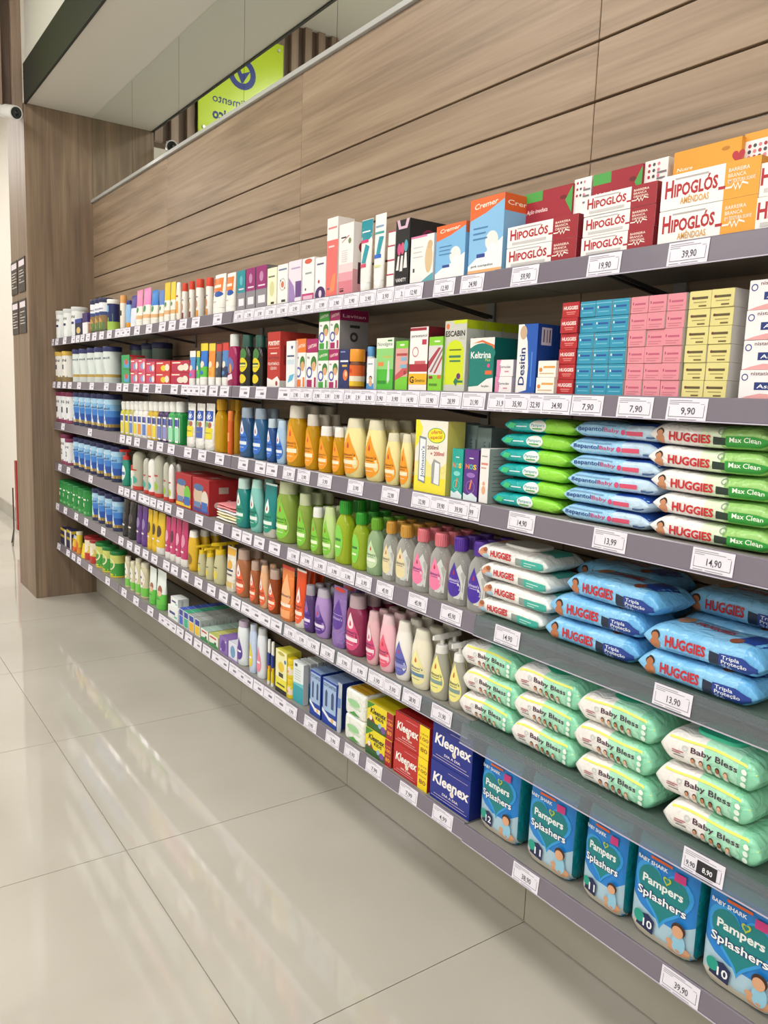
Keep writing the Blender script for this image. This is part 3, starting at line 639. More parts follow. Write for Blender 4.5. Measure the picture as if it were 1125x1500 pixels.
for i, (a_, b_, v) in enumerate(((315, 332, 402), (333, 346, 400))):
    vessel(0, a_, b_, v, 'sunscreen_tube', 'tubec', '#f0ede6', '#f3f1ec', [('r', .1, .55, .9, .9, '#ea7a2c'), ('e', .65, .5, .28, .07, '#2456a5'), ('r', .2, .66, .8, 0.7300, '#f6e9d8'), ('r', .2, .3, .6, .33, '#c9c0b4')], 'white sunscreen tube with orange and blue print, %s one on the top shelf' % ('farther', 'nearer')[i], 'tube', 'sunscreen tubes')
for i, (a_, b_, v, c, nm) in enumerate(((347, 359, 398, '#1f8f9c', 'teal'), (360, 373.5, 394.5, '#97256f', 'magenta'), (374.5, 390.5, 391, '#97256f', 'magenta'))):
    carton(0, a_, b_, v, .05, 'skincare_box', '%s carton with grey lower half, %s' % (nm, ('beside sunscreen tube', 'beside the teal carton', 'beside the cream carton')[i]), '#8d8990', [('r', 0, .45, 1, 1, c), ('e', .5, .75, .18, .12, '#c08ab0' if i else '#5fb8c2'), ('r', .2, .52, .85, 0.5550, '#f0dbe8'), ('r', .2, .12, .85, .3, '#eeeaf0')], [('r', 0, .45, 1, 1, '#6d6a6e')], group='grey based cartons')
carton(0, 391, 405, 394, .05, 'nipple_cream_box', 'cream yellow carton beside magenta cartons, top shelf', '#efecd2', [('r', .1, .75, .8, 0.7920, '#6f7d4a'), ('e', .5, .45, .25, .2, '#d8d69a'), ('r', .4, .05, .75, .11, '#2c2c2c')])
carton(0, 406, 421, 389, .05, 'nipple_cream_box', 'white carton with red dotted flower print, top shelf', '#f0efec', [('r', .1, .85, .9, 0.8920, '#6b7aa0'), ('o', .5, .5, .3, .24, '#c9c2bc'), ('c', .5, .5, .15, '#d0785a'), ('c', .3, .6, .05, '#3c4a58'), ('c', .72, .4, .05, '#a03a3a'), ('r', .4, .06, .8, .12, '#3a3a3a')])
carton(0, 422, 441, 384, .05, 'breast_pad_box', 'pale lilac carton with purple corner, top shelf', '#e6dde8', [('p', [(.0, .0), (.6, .0), (.42, .4), (.0, .62)], '#a284bd'), ('r', .55, .12, 1, .5, '#6b4787'), ('r', .5, .02, 1, .1, '#efe8f2'), ('r', .2, .8, .9, 0.8350, '#b59cc0')])
carton(0, 442, 459.5, 380, .05, 'nipple_shield_box', 'white carton with red mark and pink base, top shelf', '#efeeec', [('e', .5, .92, .32, .06, '#cf5a48'), ('r', 0, .0, 1, .17, '#c2397a'), ('r', .25, .62, .8, 0.6620, '#9aa39c'), ('c', .3, .27, .06, '#2b2b2b'), ('r', .1, .03, .9, .12, '#e7b9d0')])
carton(0, 461, 476.5, 379, .05, 'lanolin_box', 'white carton with dark purple half circle at its base', '#f0eef0', [('e', .5, .1, .5, .2, '#4a2a63'), ('e', .5, .12, .14, .09, '#e3d2e6'), ('r', .15, .82, .8, 0.8620, '#59547a'), ('c', .35, .42, .09, '#b0343c')])
carton(0, 477, 493, 322, .05, 'stretch_mark_box', 'tall coral carton with white top, top shelf', '#ea6f6a', [('r', 0, .72, 1, 1, '#f0ebe8'), ('r', .1, .86, .9, 0.8845, '#d9837c'), ('r', .15, .63, .7, 0.6510, '#f7d6cf'), ('p', [(.3, .05), (.8, .08), (.9, .3), (.6, .28)], '#f28d5f'), ('r', .1, .1, .35, .12, '#5a5f74')], [('r', 0, 0, 1, 1, '#e9e2de')], top='#ece8e4')
carton(0, 494.5, 516, 331, .05, 'stretch_mark_box', 'tall white carton fading to pink with avocado print', '#efebe9', [('r', 0, 0, 1, .2, '#d97f8d'), ('r', 0, .2, 1, .32, '#e3a0aa'), ('r', 0, .32, 1, .44, '#ead0d2'), ('r', .15, .8, .5, 0.8210, '#3a3c36'), ('p', [(.2, .74), (.7, .82), (.7, .835), (.2, .75)], '#b03a4c'), ('e', .75, .75, .1, .04, '#7d8a5a'), ('r', .12, .05, .4, .075, '#5a2c34'), ('r', .12, .09, .4, .1, '#5a2c34')]+lines(.2, .65, .62, 6, .03, '#c8bfbf', .006), [('r', 0, 0, 1, .35, '#dba3ab'), ('c', .6, .66, .28, '#8e2f3e'), ('r', .3, .15, .6, .45, '#4a3036')])
vessel(0, 527, 546, 322, 'teething_gel_tube', 'tube', '#eceae6', '#f0efec', [('r', .0, .72, 1, .99, '#1f8e9c'), ('r', .05, .68, .75, .72, '#d4346f'), ('p', [(.3, .4), (.65, .4), (.85, .62), (.55, .66)], '#2a97a6'), ('r', .0, .34, .7, .39, '#d14a6c'), ('r', .15, .82, .85, .84, '#e6f5f5')], 'white cream tube with solid teal top and pink bands, top shelf', 'tube', 'teal and white cream tubes', ck='gloss')
vessel(0, 546.5, 565, 314, 'teething_gel_tube', 'tube', '#edecea', '#f0efec', [('r', .1, .74, .9, .77, '#3aa09c'), ('p', [(.35, .42), (.65, .42), (.9, .7), (.55, .7)], '#2a97a6'), ('r', .2, .42, .8, .47, '#2767c7'), ('r', .1, .30, .95, .33, '#d9dd9c'), ('r', .15, .83, .85, .85, '#7aa2c4')], 'white cream tube with teal figure and blue band, top shelf', 'tube', 'teal and white cream tubes', ck='gloss')
carton(0, 565.5, 576, 395, .08, 'small_cream_box', ['small white carton with red edge beside black box, %s of four' % w_ for w_ in ('bottom', 'second', 'third', 'top')], '#eeecea', [('r', 0, .9, 1, 1, '#b8405c')], [('r', .2, .4, .8, .6, '#c9c4c4')], n=4, h=.0325, group='stacked small cream cartons')
carton(0, 577, 598, 325, .11, 'teether_box', 'black carton with balloon teethers and hanging notch, top shelf', '#1b1a1c', [('p', [(.2, .86), (.8, .86), (.95, 1.0), (.75, 1.0), (.65, .9), (.35, .9), (.25, 1.0), (.05, 1.0)], '#d9b6c9'), ('e', .28, .56, .13, .09, '#cf4f86'), ('e', .52, .57, .13, .09, '#d05a78'), ('e', .76, .6, .13, .09, '#4fa3b8'), ('p', [(.1, .25), (.28, .25), (.32, .46), (.2, .46)], '#e8e4e2'), ('p', [(.35, .23), (.55, .23), (.58, .46), (.44, .46)], '#e8e4e2'), ('p', [(.62, .27), (.88, .27), (.82, .5), (.7, .5)], '#e8e4e2'), ('t', 'VANITY', .1, .85, .07, .055, '#e9e6e6')], [('o', .5, .72, .2, .15, '#7b2348'), ('c', .5, .72, .08, '#7b2348')])
carton(0, 599.5, 634, 349, .09, 'breast_pad_box', 'white carton with teddy bear photo and teal wave', '#eceae8', [('p', [(.4, 0), (1, 0), (1, .2), (.8, .14)], '#5fa7b2'), ('e', .8, .5, .16, .3, '#d8bd94'), ('c', .84, .78, .11, '#d3b489'), ('r', .0, .96, .7, 1, '#d77aa8'), ('r', .12, .25, .2, .33, '#444444')]+lines(.12, .55, .75, 3, .1, '#c9c9cc', .02), [('r', 0, .0, 1, 1, '#dfe5e6')])
cre = [('p', [(0, .72), (.5, .8), (1, .93), (1, 1), (0, 1)], '#ea6a34'), ('t', 'Cremer', .12, .8, .86, .07, '#fbeee2', {'sh': .2, 'slope': .06}), ('p', [(0, .0), (1, .0), (1, .45), (.6, .3), (.3, .24), (0, .12)], '#eef0f2'), ('c', .68, .42, .19, '#e6e6e4'), ('c', .72, .28, .17, '#f4f3f0'), ('r', .25, .22, .5, .27, '#2b4a96')]+lines(.12, .55, .6, 3, .07, '#4b82b4', .02)
carton(0, 636, 680, 334, .08, 'cotton_pad_box', 'small blue cotton pad carton with orange corner', '#7db7e2', cre, [('r', 0, .8, 1, 1, '#e06a3a')], top='#e06a3a', group='blue cotton pad cartons')
carton(0, 684, 735, 296, .1, 'cotton_pad_box', 'tall blue cotton pad carton beside red ointment stack', '#86bce4', cre+[('r', 0, 0, 1, .06, '#efb277'), ('t', 'pré cortados', .1, .75, .1, .03, '#5a5f68')], [('r', 0, .78, 1, 1, '#e2632f'), ('t', 'Cremer', .08, .95, .86, .06, '#fbeee2')], top='#e2632f', group='blue cotton pad cartons')
def hipo(c2, sub=None):
    p = [('r', .665, 0, 1, 1, c2), ('t', 'H', .045, .135, .36, .48, '#b2262f', {'b': .03}), ('t', 'IPOGLÓS', .145, .60, .36, .34, '#b2262f', {'b': .035, 'slope': .02}), ('t', 'BARREIRA', .70, .90, .72, .10, '#f7e6d8'), ('t', 'BRANCA', .70, .87, .57, .10, '#f7e6d8'), ('t', 'ORIGINAL' if not sub else 'EM TEXTURA SUAVE', .70, .9 if not sub else .96, .42, .10, '#f7e6d8'), ('r', .61, .30, .68, .38, '#b2262f'), ('p', [(.68, .28), (.74, .28), (.76, .36), (.78, .2), (.8, .36), (.82, .2), (.84, .36), (.9, .3), (.9, .34), (.84, .42), (.82, .27), (.8, .42), (.78, .27), (.76, .42), (.74, .33), (.68, .33)], '#f7efe6'), ('r', .15, .84, .5, .88, '#b5aeb0')]
    return p+([('t', 'AMÊNDOAS', .22, .52, .12, .18, '#dba045')] if sub else [('r', .08, .12, .58, .24, '#c9c6c6')])
hr = hipo('#9c2430'); ho = hipo('#e9a23b', 1)
hA = dict(bk='matte')
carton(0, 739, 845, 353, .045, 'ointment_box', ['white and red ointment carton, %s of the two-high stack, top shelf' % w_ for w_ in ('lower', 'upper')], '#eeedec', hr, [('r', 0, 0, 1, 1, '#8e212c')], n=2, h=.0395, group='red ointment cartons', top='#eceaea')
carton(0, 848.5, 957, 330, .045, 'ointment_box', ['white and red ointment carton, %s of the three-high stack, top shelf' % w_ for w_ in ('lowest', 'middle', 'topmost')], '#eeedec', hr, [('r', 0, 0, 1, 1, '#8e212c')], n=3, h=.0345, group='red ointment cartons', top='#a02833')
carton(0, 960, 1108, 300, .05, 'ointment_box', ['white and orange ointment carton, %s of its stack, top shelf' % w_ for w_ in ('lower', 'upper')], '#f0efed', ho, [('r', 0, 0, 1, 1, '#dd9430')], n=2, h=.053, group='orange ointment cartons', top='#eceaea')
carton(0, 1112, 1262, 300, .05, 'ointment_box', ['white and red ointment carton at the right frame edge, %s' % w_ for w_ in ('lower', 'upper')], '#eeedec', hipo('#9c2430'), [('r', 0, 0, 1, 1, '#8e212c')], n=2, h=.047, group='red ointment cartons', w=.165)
def hangbox(u0, u1, vT, c, label, art, off=.075):
    Xf = LIP-.004+off; h = Zv(u0, vT, Xf)-T[0]; Ya, Yb = Yu(u0, Xf, T[0]+h*.8), Yu(u1, Xf, T[0]+h*.8); w = (Ya-Yb)*.98
    o = make_carton('hanging_ointment_box', w, .03, h, c, art, (), None); put(o, Xf+.015, (Ya+Yb)/2, T[0]); thing(o, label, 'box', 'ointment display cartons')
fa = [('p', [(0, .88), (.38, .88), (.38, 1), (0, 1)], '#4da24a'), ('t', 'Ação imediata', .05, .5, .74, .05, '#f5dede', {'sh': .2}), ('e', .82, .86, .07, .025, '#6f1a24'), ('p', [(1, .66), (.86, .82), (1, .98)], '#4da24a')]
hangbox(768, 839, 286, '#9e2533', 'upright red display carton behind the two-high ointment stack', fa)
hangbox(840, 866, 264, '#eeeceb', 'upright white dotted display carton between red cartons', [('c', .2+.2*(i % 3), .95-.07*(i//3), .06, ('#b0303c', '#4a4a52', '#d9808c')[i % 3]) for i in range(9)]+lines(.55, .95, .85, 3, .07, '#77747a', .02), .08)
hangbox(867, 941, 258, '#9e2533', 'upright red display carton behind the three-high ointment stack', fa)
hangbox(943, 978, 238, '#eeeceb', 'upright white dotted display carton beside orange cartons', [('c', .2+.2*(i % 3), .95-.06*(i//3), .06, ('#b0303c', '#4a4a52', '#d9808c')[i % 3]) for i in range(9)]+lines(.55, .95, .85, 3, .06, '#77747a', .02), .08)
hangbox(985, 1086, 225, '#e79f38', 'upright orange display carton behind the orange ointment stack', [('t', 'Nutre', .06, .3, .80, .035, '#fbeedc', {'sh': .2}), ('t', 'e recupera a pele', .06, .62, .71, .035, '#fbeedc', {'sh': .2}), ('e', .78, .92, .06, .02, '#b87a20'), ('h', .97, .82, .09, '#b5303a')])
hangbox(1088, 1180, 198, '#efeceb', 'upright white display carton with dots at the right edge', [('r', 0, .93, 1, 1, '#e79f38')]+[('c', .1+.09*(i % 4), .88-.05*(i//4), .03, ('#b0303c', '#4a4a52', '#d9808c')[i % 3]) for i in range(16)]+lines(.55, .95, .85, 4, .06, '#77747a', .015), .085)
# ---------------------------------------------------------------- second shelf
vessel(1, 76.5, 84, 524, 'formula_can', 'can', '#cfe0e8', '#1f3f8f', [('r', .1, .4, .9, .7, '#2b6f8a')], 'small can with blue lid next to the pillar, second shelf', 'can', bands=[(0, '#8a6f4a'), (.3, '#4f8f86'), (.55, '#e3ecee')])
row(1, [93.5, 103.5], .044, .168, 'formula_can', 'can', '#e8e6e0', '#d9b44a', [('t', 'NAN', .2, .85, .66, .09, '#23283f'), ('t', '1', .5, .66, .42, .14, '#3c4a6a', {'b': .03}), ('r', .1, .05, .9, .2, '#8a744a')], 'white formula can with gold lid, @ from the pillar on the second shelf', 'can', 'gold lidded cans', bands=[(0, '#8d7747'), (.16, '#e8e6e0')])
row(1, [119, 129, 141, 152, 165], .043, .172, 'formula_can', 'can', '#dfe5e2', '#262c66', [('t', 'aptamil', .1, .9, .66, .06, '#3a4a66'), ('p', [(.3, .3), (.5, .55), (.7, .3), (.5, .2)], '#c3d3d0')], 'pale formula can with navy lid and gold stripe, @ along the second shelf', 'can', 'navy lidded pale cans on the second shelf', bands=[(0, '#c9cfcc'), (.16, '#b89a4a'), (.24, '#dbe4e0')])
row(1, [205, 222, 238], .045, .186, 'formula_can', 'can', '#5e7a6e', '#20265a', [], 'tall dark lidded can standing behind the toothpaste cartons, @ from pillar', 'can', 'cans behind the toothpaste cartons', inset=.125)
tp = lambda c, c2: [('r', 0, .72, .55, 1, '#c9323a'), ('r', .05, .78, .5, 0.8780, '#f6eee6'), ('e', .55, .4, .2, .25, c2), ('e', .8, .45, .15, .3, '#efe6d6')]
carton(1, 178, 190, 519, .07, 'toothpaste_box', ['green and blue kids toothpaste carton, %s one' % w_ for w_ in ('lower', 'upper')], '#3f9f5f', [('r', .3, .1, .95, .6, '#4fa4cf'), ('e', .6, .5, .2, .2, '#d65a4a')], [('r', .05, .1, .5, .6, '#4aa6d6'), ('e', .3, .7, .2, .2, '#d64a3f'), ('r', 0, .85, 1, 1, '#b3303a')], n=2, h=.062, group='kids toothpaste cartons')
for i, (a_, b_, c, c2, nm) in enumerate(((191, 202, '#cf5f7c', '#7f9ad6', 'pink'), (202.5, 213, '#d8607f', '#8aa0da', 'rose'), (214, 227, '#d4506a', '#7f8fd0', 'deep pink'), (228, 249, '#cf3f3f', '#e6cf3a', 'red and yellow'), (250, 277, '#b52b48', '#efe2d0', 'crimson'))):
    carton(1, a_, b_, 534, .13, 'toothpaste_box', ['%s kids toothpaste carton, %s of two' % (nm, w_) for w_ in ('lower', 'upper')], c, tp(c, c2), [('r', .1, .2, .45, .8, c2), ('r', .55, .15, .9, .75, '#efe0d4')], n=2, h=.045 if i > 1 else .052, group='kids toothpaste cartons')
for a_, b_, v, c, c2, top_, nm in ((278, 287, 514, '#4f8fd0', '#d25f9c', '#efeae6', 'pink and blue'), (288, 293, 514, '#2c9a93', '#5fbf5a', '#e8d84a', 'slim teal'), (294, 305, 503, '#2f76cf', '#5fbf3f', '#e9cf2f', 'yellow, blue and green'), (306, 316, 503, '#ea8f3c', '#e9a84a', '#e9cf3f', 'orange and yellow'), (316.5, 325, 504, '#5a5f6c', '#3a3f4c', '#c9382f', 'grey with red top'), (325.8, 335, 502, '#4d86c4', '#2f3f5c', '#cf3f34', 'blue with red top')):
    vessel(1, a_, b_, v, 'kids_toothpaste_tube', 'tube', c2, '#f0efec', [('e', .5, .5, .25, .08, '#f0e0c8'), ('e', .5, .3, .22, .05, c)], 'kids toothpaste tube, %s, standing on its cap' % nm, 'tube', 'kids toothpaste tubes', bands=[(0, '#eeeae4'), (.2, c2), (.45, c), (.82, top_)])
vessel(1, 336, 352, 490, 'mouthwash_bottle', 'mouth', '#a01f58', '#d8dcd8', [('e', .5, .4, .38, .16, '#5f6fb0'), ('p', [(.2, .1), (.8, .14), (.75, .24), (.2, .2)], '#e8d8e6'), ('e', .6, .34, .12, .1, '#e89a4a')], 'magenta kids mouthwash bottle with white cap', 'bottle', bk='gloss')
for i, (a_, b_, v) in enumerate(((354.5, 371.5, 491), (373, 389.5, 491.5))):
    vessel(1, a_, b_, v, 'tonic_bottle', 'mouth', '#191a18', '#1f4f43', [('e', .5, .62, .34, .12, '#3f7a3a'), ('e', .5, .42, .40, .14, '#e6cf1f'), ('e', .5, .15, .34, .09, '#e3cc22'), ('r', .2, .38, .8, .46, '#2f5a34'), ('r', .2, .39, .8, 0.4250, '#f0e27a')], 'dark tonic bottle with green cap and yellow label, %s of two' % ('farther', 'nearer')[i], 'bottle', 'tonic bottles', bk='gloss', back=1)
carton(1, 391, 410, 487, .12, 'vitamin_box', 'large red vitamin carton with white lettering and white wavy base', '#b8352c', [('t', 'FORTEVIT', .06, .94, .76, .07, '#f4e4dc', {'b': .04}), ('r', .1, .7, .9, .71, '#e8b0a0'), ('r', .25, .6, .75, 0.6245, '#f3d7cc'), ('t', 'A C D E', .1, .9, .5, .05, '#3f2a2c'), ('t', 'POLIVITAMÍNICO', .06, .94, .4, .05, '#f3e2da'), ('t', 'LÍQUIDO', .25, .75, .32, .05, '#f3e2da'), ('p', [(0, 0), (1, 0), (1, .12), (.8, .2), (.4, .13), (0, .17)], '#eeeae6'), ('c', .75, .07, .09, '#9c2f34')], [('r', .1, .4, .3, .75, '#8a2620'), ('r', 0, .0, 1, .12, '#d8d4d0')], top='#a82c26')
carton(1, 418.5, 431.5, 500, .05, 'drops_box', 'slim white carton with blue shield beside red vitamin carton', '#e8eaec', [('h', .65, .86, .12, '#2f3f8f'), ('r', .1, .66, .9, 0.6950, '#3c4f74'), ('p', [(.2, .1), (.75, .16), (.95, .3), (.4, .26)], '#5fb4d6'), ('r', .1, .5, .9, .6, '#c9dce4')], inset=.003)
def lavi(c): return [('r', 0, .72, 1, 1, c), ('t', 'LAVITAN', .15, .9, .80, .07, '#fbf1e8', {'slope': .12}), ('e', .68, .50, .26, .15, '#3f7a34'), ('e', .7, .44, .19, .10, '#d9a57c'), ('o', .3, .32, .27, .17, '#4f5fa8'), ('r', .08, .02, .55, .17, c), ('r', .75, .02, .92, .22, c), ('t', 'Kids', .1, .3, .60, .05, '#3a3a3a')]
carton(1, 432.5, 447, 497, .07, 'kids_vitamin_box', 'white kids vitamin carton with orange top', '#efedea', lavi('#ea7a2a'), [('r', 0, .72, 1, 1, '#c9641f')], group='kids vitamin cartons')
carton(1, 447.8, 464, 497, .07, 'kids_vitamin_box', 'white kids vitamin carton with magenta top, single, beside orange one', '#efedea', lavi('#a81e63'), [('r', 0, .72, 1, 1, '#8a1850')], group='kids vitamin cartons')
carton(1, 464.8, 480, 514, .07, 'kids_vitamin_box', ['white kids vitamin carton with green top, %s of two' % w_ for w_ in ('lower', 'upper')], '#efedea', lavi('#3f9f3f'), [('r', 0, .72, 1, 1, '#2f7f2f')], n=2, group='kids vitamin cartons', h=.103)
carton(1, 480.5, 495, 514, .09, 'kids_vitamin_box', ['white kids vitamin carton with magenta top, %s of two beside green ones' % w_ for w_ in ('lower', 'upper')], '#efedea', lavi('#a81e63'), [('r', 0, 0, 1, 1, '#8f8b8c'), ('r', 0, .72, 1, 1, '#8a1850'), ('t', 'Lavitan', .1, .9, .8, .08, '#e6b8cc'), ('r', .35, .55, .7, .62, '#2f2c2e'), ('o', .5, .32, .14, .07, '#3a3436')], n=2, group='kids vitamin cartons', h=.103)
carton(1, 496, 510.5, 512, .05, 'fish_oil_box', 'navy blue carton with orange figure', '#252f63', [('r', .1, .68, .9, 0.7220, '#eef0f6'), ('r', .3, .56, .8, 0.6090, '#e6b84a'), ('e', .65, .35, .25, .14, '#e0783a'), ('e', .7, .38, .12, .07, '#f0c8a0'), ('r', .1, .92, .6, .95, '#8f9ad0')], [('r', 0, 0, 1, 1, '#1c254f')])
vessel(1, 511.5, 535, 512, 'gummy_jar', 'jar', '#6b3a1c', '#ef9a2c', [('r', -.0, .08, 1, .2, '#e9c326'), ('r', .0, .2, 1, .33, '#ece3cf'), ('r', 0, .33, 1, .6, '#e0641f'), ('c', .5, .46, .14, '#c93a1f')], 'brown gummy vitamin jar with orange lid', 'jar', bands=[(0, '#7d4a22'), (.08, '#dcb424'), (.2, '#e6dcc6'), (.33, '#d85f20'), (.6, '#6b3a1c')], ck='gloss')
carton(1, 536.5, 547, 525, .03, 'saline_box', 'small white and blue carton with child portrait', '#e6eaee', [('r', 0, 0, 1, .2, '#3f8fd0')]+baby(.55, .35, .22, .35, '#d9a886', '#2a1d18')+[('r', .15, .8, .8, .84, '#8fa2b8')], inset=.003)
vessel(1, 537, 549.5, 508, 'saline_bottle', 'capped', '#e9edf0', '#5fa0d8', [], 'white bottle with light blue cap and blue stripes', 'bottle', bands=[(0, '#e9edf0'), (.1, '#3f7fc8'), (.2, '#e9edf0'), (.32, '#3f7fc8'), (.4, '#e9edf0'), (.52, '#3f7fc8'), (.6, '#e9edf0')], inset=.05)
carton(1, 549.5, 575, 496, .05, 'medicine_box', 'green fever medicine carton with white top panel', '#4fb83a', [('r', 0, .8, 1, 1, '#e6efe0'), ('r', 0, .4, 1, .8, '#8fd07a'), ('t', 'Novalgina', .06, .92, .85, .07, '#4a4f4c', {'b': 0}), ('r', .65, .93, .9, .96, '#2f8f3a'), ('t', 'infantil', .4, .9, .62, .045, '#e9b04a'), ('r', .12, .46, .45, .54, '#e68a4a'), ('p', [(.72, .12), (.82, .2), (.78, .56), (.7, .56), (.66, .2)], '#d6d8dc'), ('r', .12, .12, .6, .18, '#2f8a2a')], [('r', 0, 0, 1, 1, '#7f8a7a')])
carton(1, 577.5, 596, 500, .05, 'medicine_box', 'green and rose medicine carton beside fever medicine', '#78c83a', [('r', 0, .28, 1, .85, '#d9a39c'), ('p', [(0, .2), (1, .35), (1, .55), (0, .3)], '#c9545c'), ('r', .08, .7, .95, 0.7490, '#b5484c'), ('r', .45, .6, .9, .67, '#7fb0cc'), ('r', .4, .45, .95, .52, '#7fb0cc'), ('c', .8, .36, .1, '#9c2f3a'), ('r', .35, .9, .7, 0.9350, '#e8f5da')], [('r', 0, 0, 1, 1, '#6f8a4a')])
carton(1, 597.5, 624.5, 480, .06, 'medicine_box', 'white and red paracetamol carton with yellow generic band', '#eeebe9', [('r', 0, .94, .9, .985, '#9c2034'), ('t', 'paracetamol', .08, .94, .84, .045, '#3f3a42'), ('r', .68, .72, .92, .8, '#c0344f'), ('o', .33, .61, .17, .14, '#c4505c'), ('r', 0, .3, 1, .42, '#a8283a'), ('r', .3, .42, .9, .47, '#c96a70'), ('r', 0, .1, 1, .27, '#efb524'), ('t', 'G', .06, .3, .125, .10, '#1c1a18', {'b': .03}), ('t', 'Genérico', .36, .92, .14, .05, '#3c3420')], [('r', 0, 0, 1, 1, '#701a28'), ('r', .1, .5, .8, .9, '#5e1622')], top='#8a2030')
carton(1, 625.5, 646, 494, .05, 'medicine_box', 'lime green carton with red stripes beside paracetamol', '#86cc36', [('r', 0, .3, 1, .84, '#d6d3d4'), ('p', [(0, .4), (0, .55), (.7, .8), (.9, .8)], '#a8384a'), ('p', [(.1, .35), (.25, .35), (1, .74), (1, .8)], '#8e6a72'), ('p', [(.4, .33), (.55, .33), (1, .6), (1, .67)], '#b0484f'), ('r', .4, .9, .8, 0.9280, '#eef8e2'), ('r', .08, .23, .35, .28, '#8a2f3a'), ('r', .7, .23, .95, .3, '#d0763a'), ('r', .1, .1, .7, .14, '#4f8a20')], [('r', 0, 0, 1, 1, '#6fae2a')], inset=.006)
carton(1, 647.5, 680, 471, .05, 'scalp_treatment_box', 'lime and grey scalp treatment carton in front of its row', '#c8c8c0', [('p', [(.05, .1), (.95, .1), (.9, .6), (.75, .7), (.5, .73), (.25, .7), (.1, .6)], '#cfdd22'), ('r', .4, .95, 1, 1, '#cfdd22'), ('t', 'ESCABIN', .04, .93, .78, .075, '#2a2c22', {'b': .03}), ('t', 'PRO', .7, .93, .73, .035, '#a9aa9a', {'b': 0}), ('c', .14, .92, .08, '#e07a4a'), ('r', .25, .58, .8, 0.5975, '#5a6a20'), ('r', .25, .48, .78, 0.5115, '#3f7a5a'), ('r', .28, .42, .78, 0.4445, '#3f7a5a'), ('c', .72, .22, .09, '#6a2f6f'), ('p', [(.5, .14), (.62, .08), (.72, .16), (.6, .2)], '#2f7a5f'), ('r', .7, .13, .92, .16, '#2f7a4f')], [('r', 0, .88, 1, 1, '#b8c81e')]+baby(.45, .7, .16, .33, '#c99a7a', '#1f1814'), top='#c3d124', back=3)
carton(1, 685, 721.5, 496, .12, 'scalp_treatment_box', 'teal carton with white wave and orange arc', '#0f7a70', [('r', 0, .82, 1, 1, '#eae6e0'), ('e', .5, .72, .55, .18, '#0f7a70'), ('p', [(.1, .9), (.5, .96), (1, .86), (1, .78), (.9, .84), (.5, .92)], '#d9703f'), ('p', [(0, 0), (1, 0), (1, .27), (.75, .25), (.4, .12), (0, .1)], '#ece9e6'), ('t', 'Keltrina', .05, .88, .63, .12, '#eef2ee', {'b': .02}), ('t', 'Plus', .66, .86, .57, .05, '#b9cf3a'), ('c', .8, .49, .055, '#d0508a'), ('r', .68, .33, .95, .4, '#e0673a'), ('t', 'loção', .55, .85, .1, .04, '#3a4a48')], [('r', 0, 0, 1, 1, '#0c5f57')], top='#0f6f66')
carton(1, 724, 749, 521, .05, 'baby_cream_box', ['small white and pink cream carton, %s of two' % w_ for w_ in ('lower', 'upper')], '#ebe6e8', [('p', [(0, 0), (.22, 0), (.28, .4), (.2, .7), (.28, 1), (0, 1)], '#d985ae'), ('t', 'Dermodex', .2, .85, .5, .16, '#3f3a5a'), ('r', .5, .25, .75, .33, '#d0809c')], [('r', 0, 0, 1, 1, '#d9cfd4')], n=2, h=.0325, group='small pink cream cartons')
carton(1, 754, 783, 476, .05, 'diaper_cream_box', 'tall blue and white carton with lettering reading upwards', '#1d55b0', [('p', [(0, 0), (.56, .05), (.6, .4), (.5, .75), (.3, 1), (0, 1)], '#ebe8e6'), ('e', .28, .88, .18, .1, '#c9a98a'), ('t', 'Desitin', .42, 0, .12, .30, '#1b3474', {'rot': 1, 'len': .54, 'b': .02}), ('r', .74, .1, .80, .6, '#4f86d0')], [('r', 0, 0, 1, 1, '#173f8c'), ('r', .2, .7, .75, .95, '#c4bfd0'), ('r', .3, .74, .36, .92, '#3a3440'), ('r', .48, .74, .52, .92, '#3a3440'), ('r', .62, .74, .68, .92, '#3a3440')], back=1)
carton(1, 784, 811, 527, .05, 'baby_cream_box', ['small white carton with orange lettering strip, %s of two' % w_ for w_ in ('lower', 'upper')], '#eeeae2', [('r', .3, .55, .95, .68, '#e0a050'), ('c', .16, .45, .09, '#d9823a'), ('r', .1, .2, .9, .26, '#cfa878')], [('r', 0, 0, 1, 1, '#ddd8d0')], n=2, h=.0305, inset=.004, group='small orange lettered cartons')
rn = ['bottom', 'second row', 'third row', 'fourth row', 'fifth row', 'top']
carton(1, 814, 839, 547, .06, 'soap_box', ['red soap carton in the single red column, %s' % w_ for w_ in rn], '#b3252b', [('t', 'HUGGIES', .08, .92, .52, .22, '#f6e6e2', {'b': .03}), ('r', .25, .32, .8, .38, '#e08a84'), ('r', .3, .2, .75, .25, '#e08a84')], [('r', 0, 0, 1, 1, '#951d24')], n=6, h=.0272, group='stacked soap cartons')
def soap(u0, u1, cols_, c, nm, art, sidec):
    Xf = LIP+.012
    Ya, Yb = Yu(u0, Xf, T[1]), Yu(u1, Xf, T[1]); w = (Ya-Yb)/cols_
    first = None
    for i in range(cols_):
        for r_ in range(6):
            lab = '%s soap carton, %s column, %s' % (nm, ('far', 'middle', 'near')[i] if cols_ == 3 else ('far', 'near')[i], rn[r_])
            loc = (Xf+.04+random.uniform(0, .003), Ya-w*(i+.5), T[1]+r_*.0274)
            if not first:
                first = make_carton('soap_box', w*.965, .08, .027, c, art, sidec, None); put(first, *loc); thing(first, lab, 'box', 'stacked soap cartons')
            else: dupe(first, lab, loc)
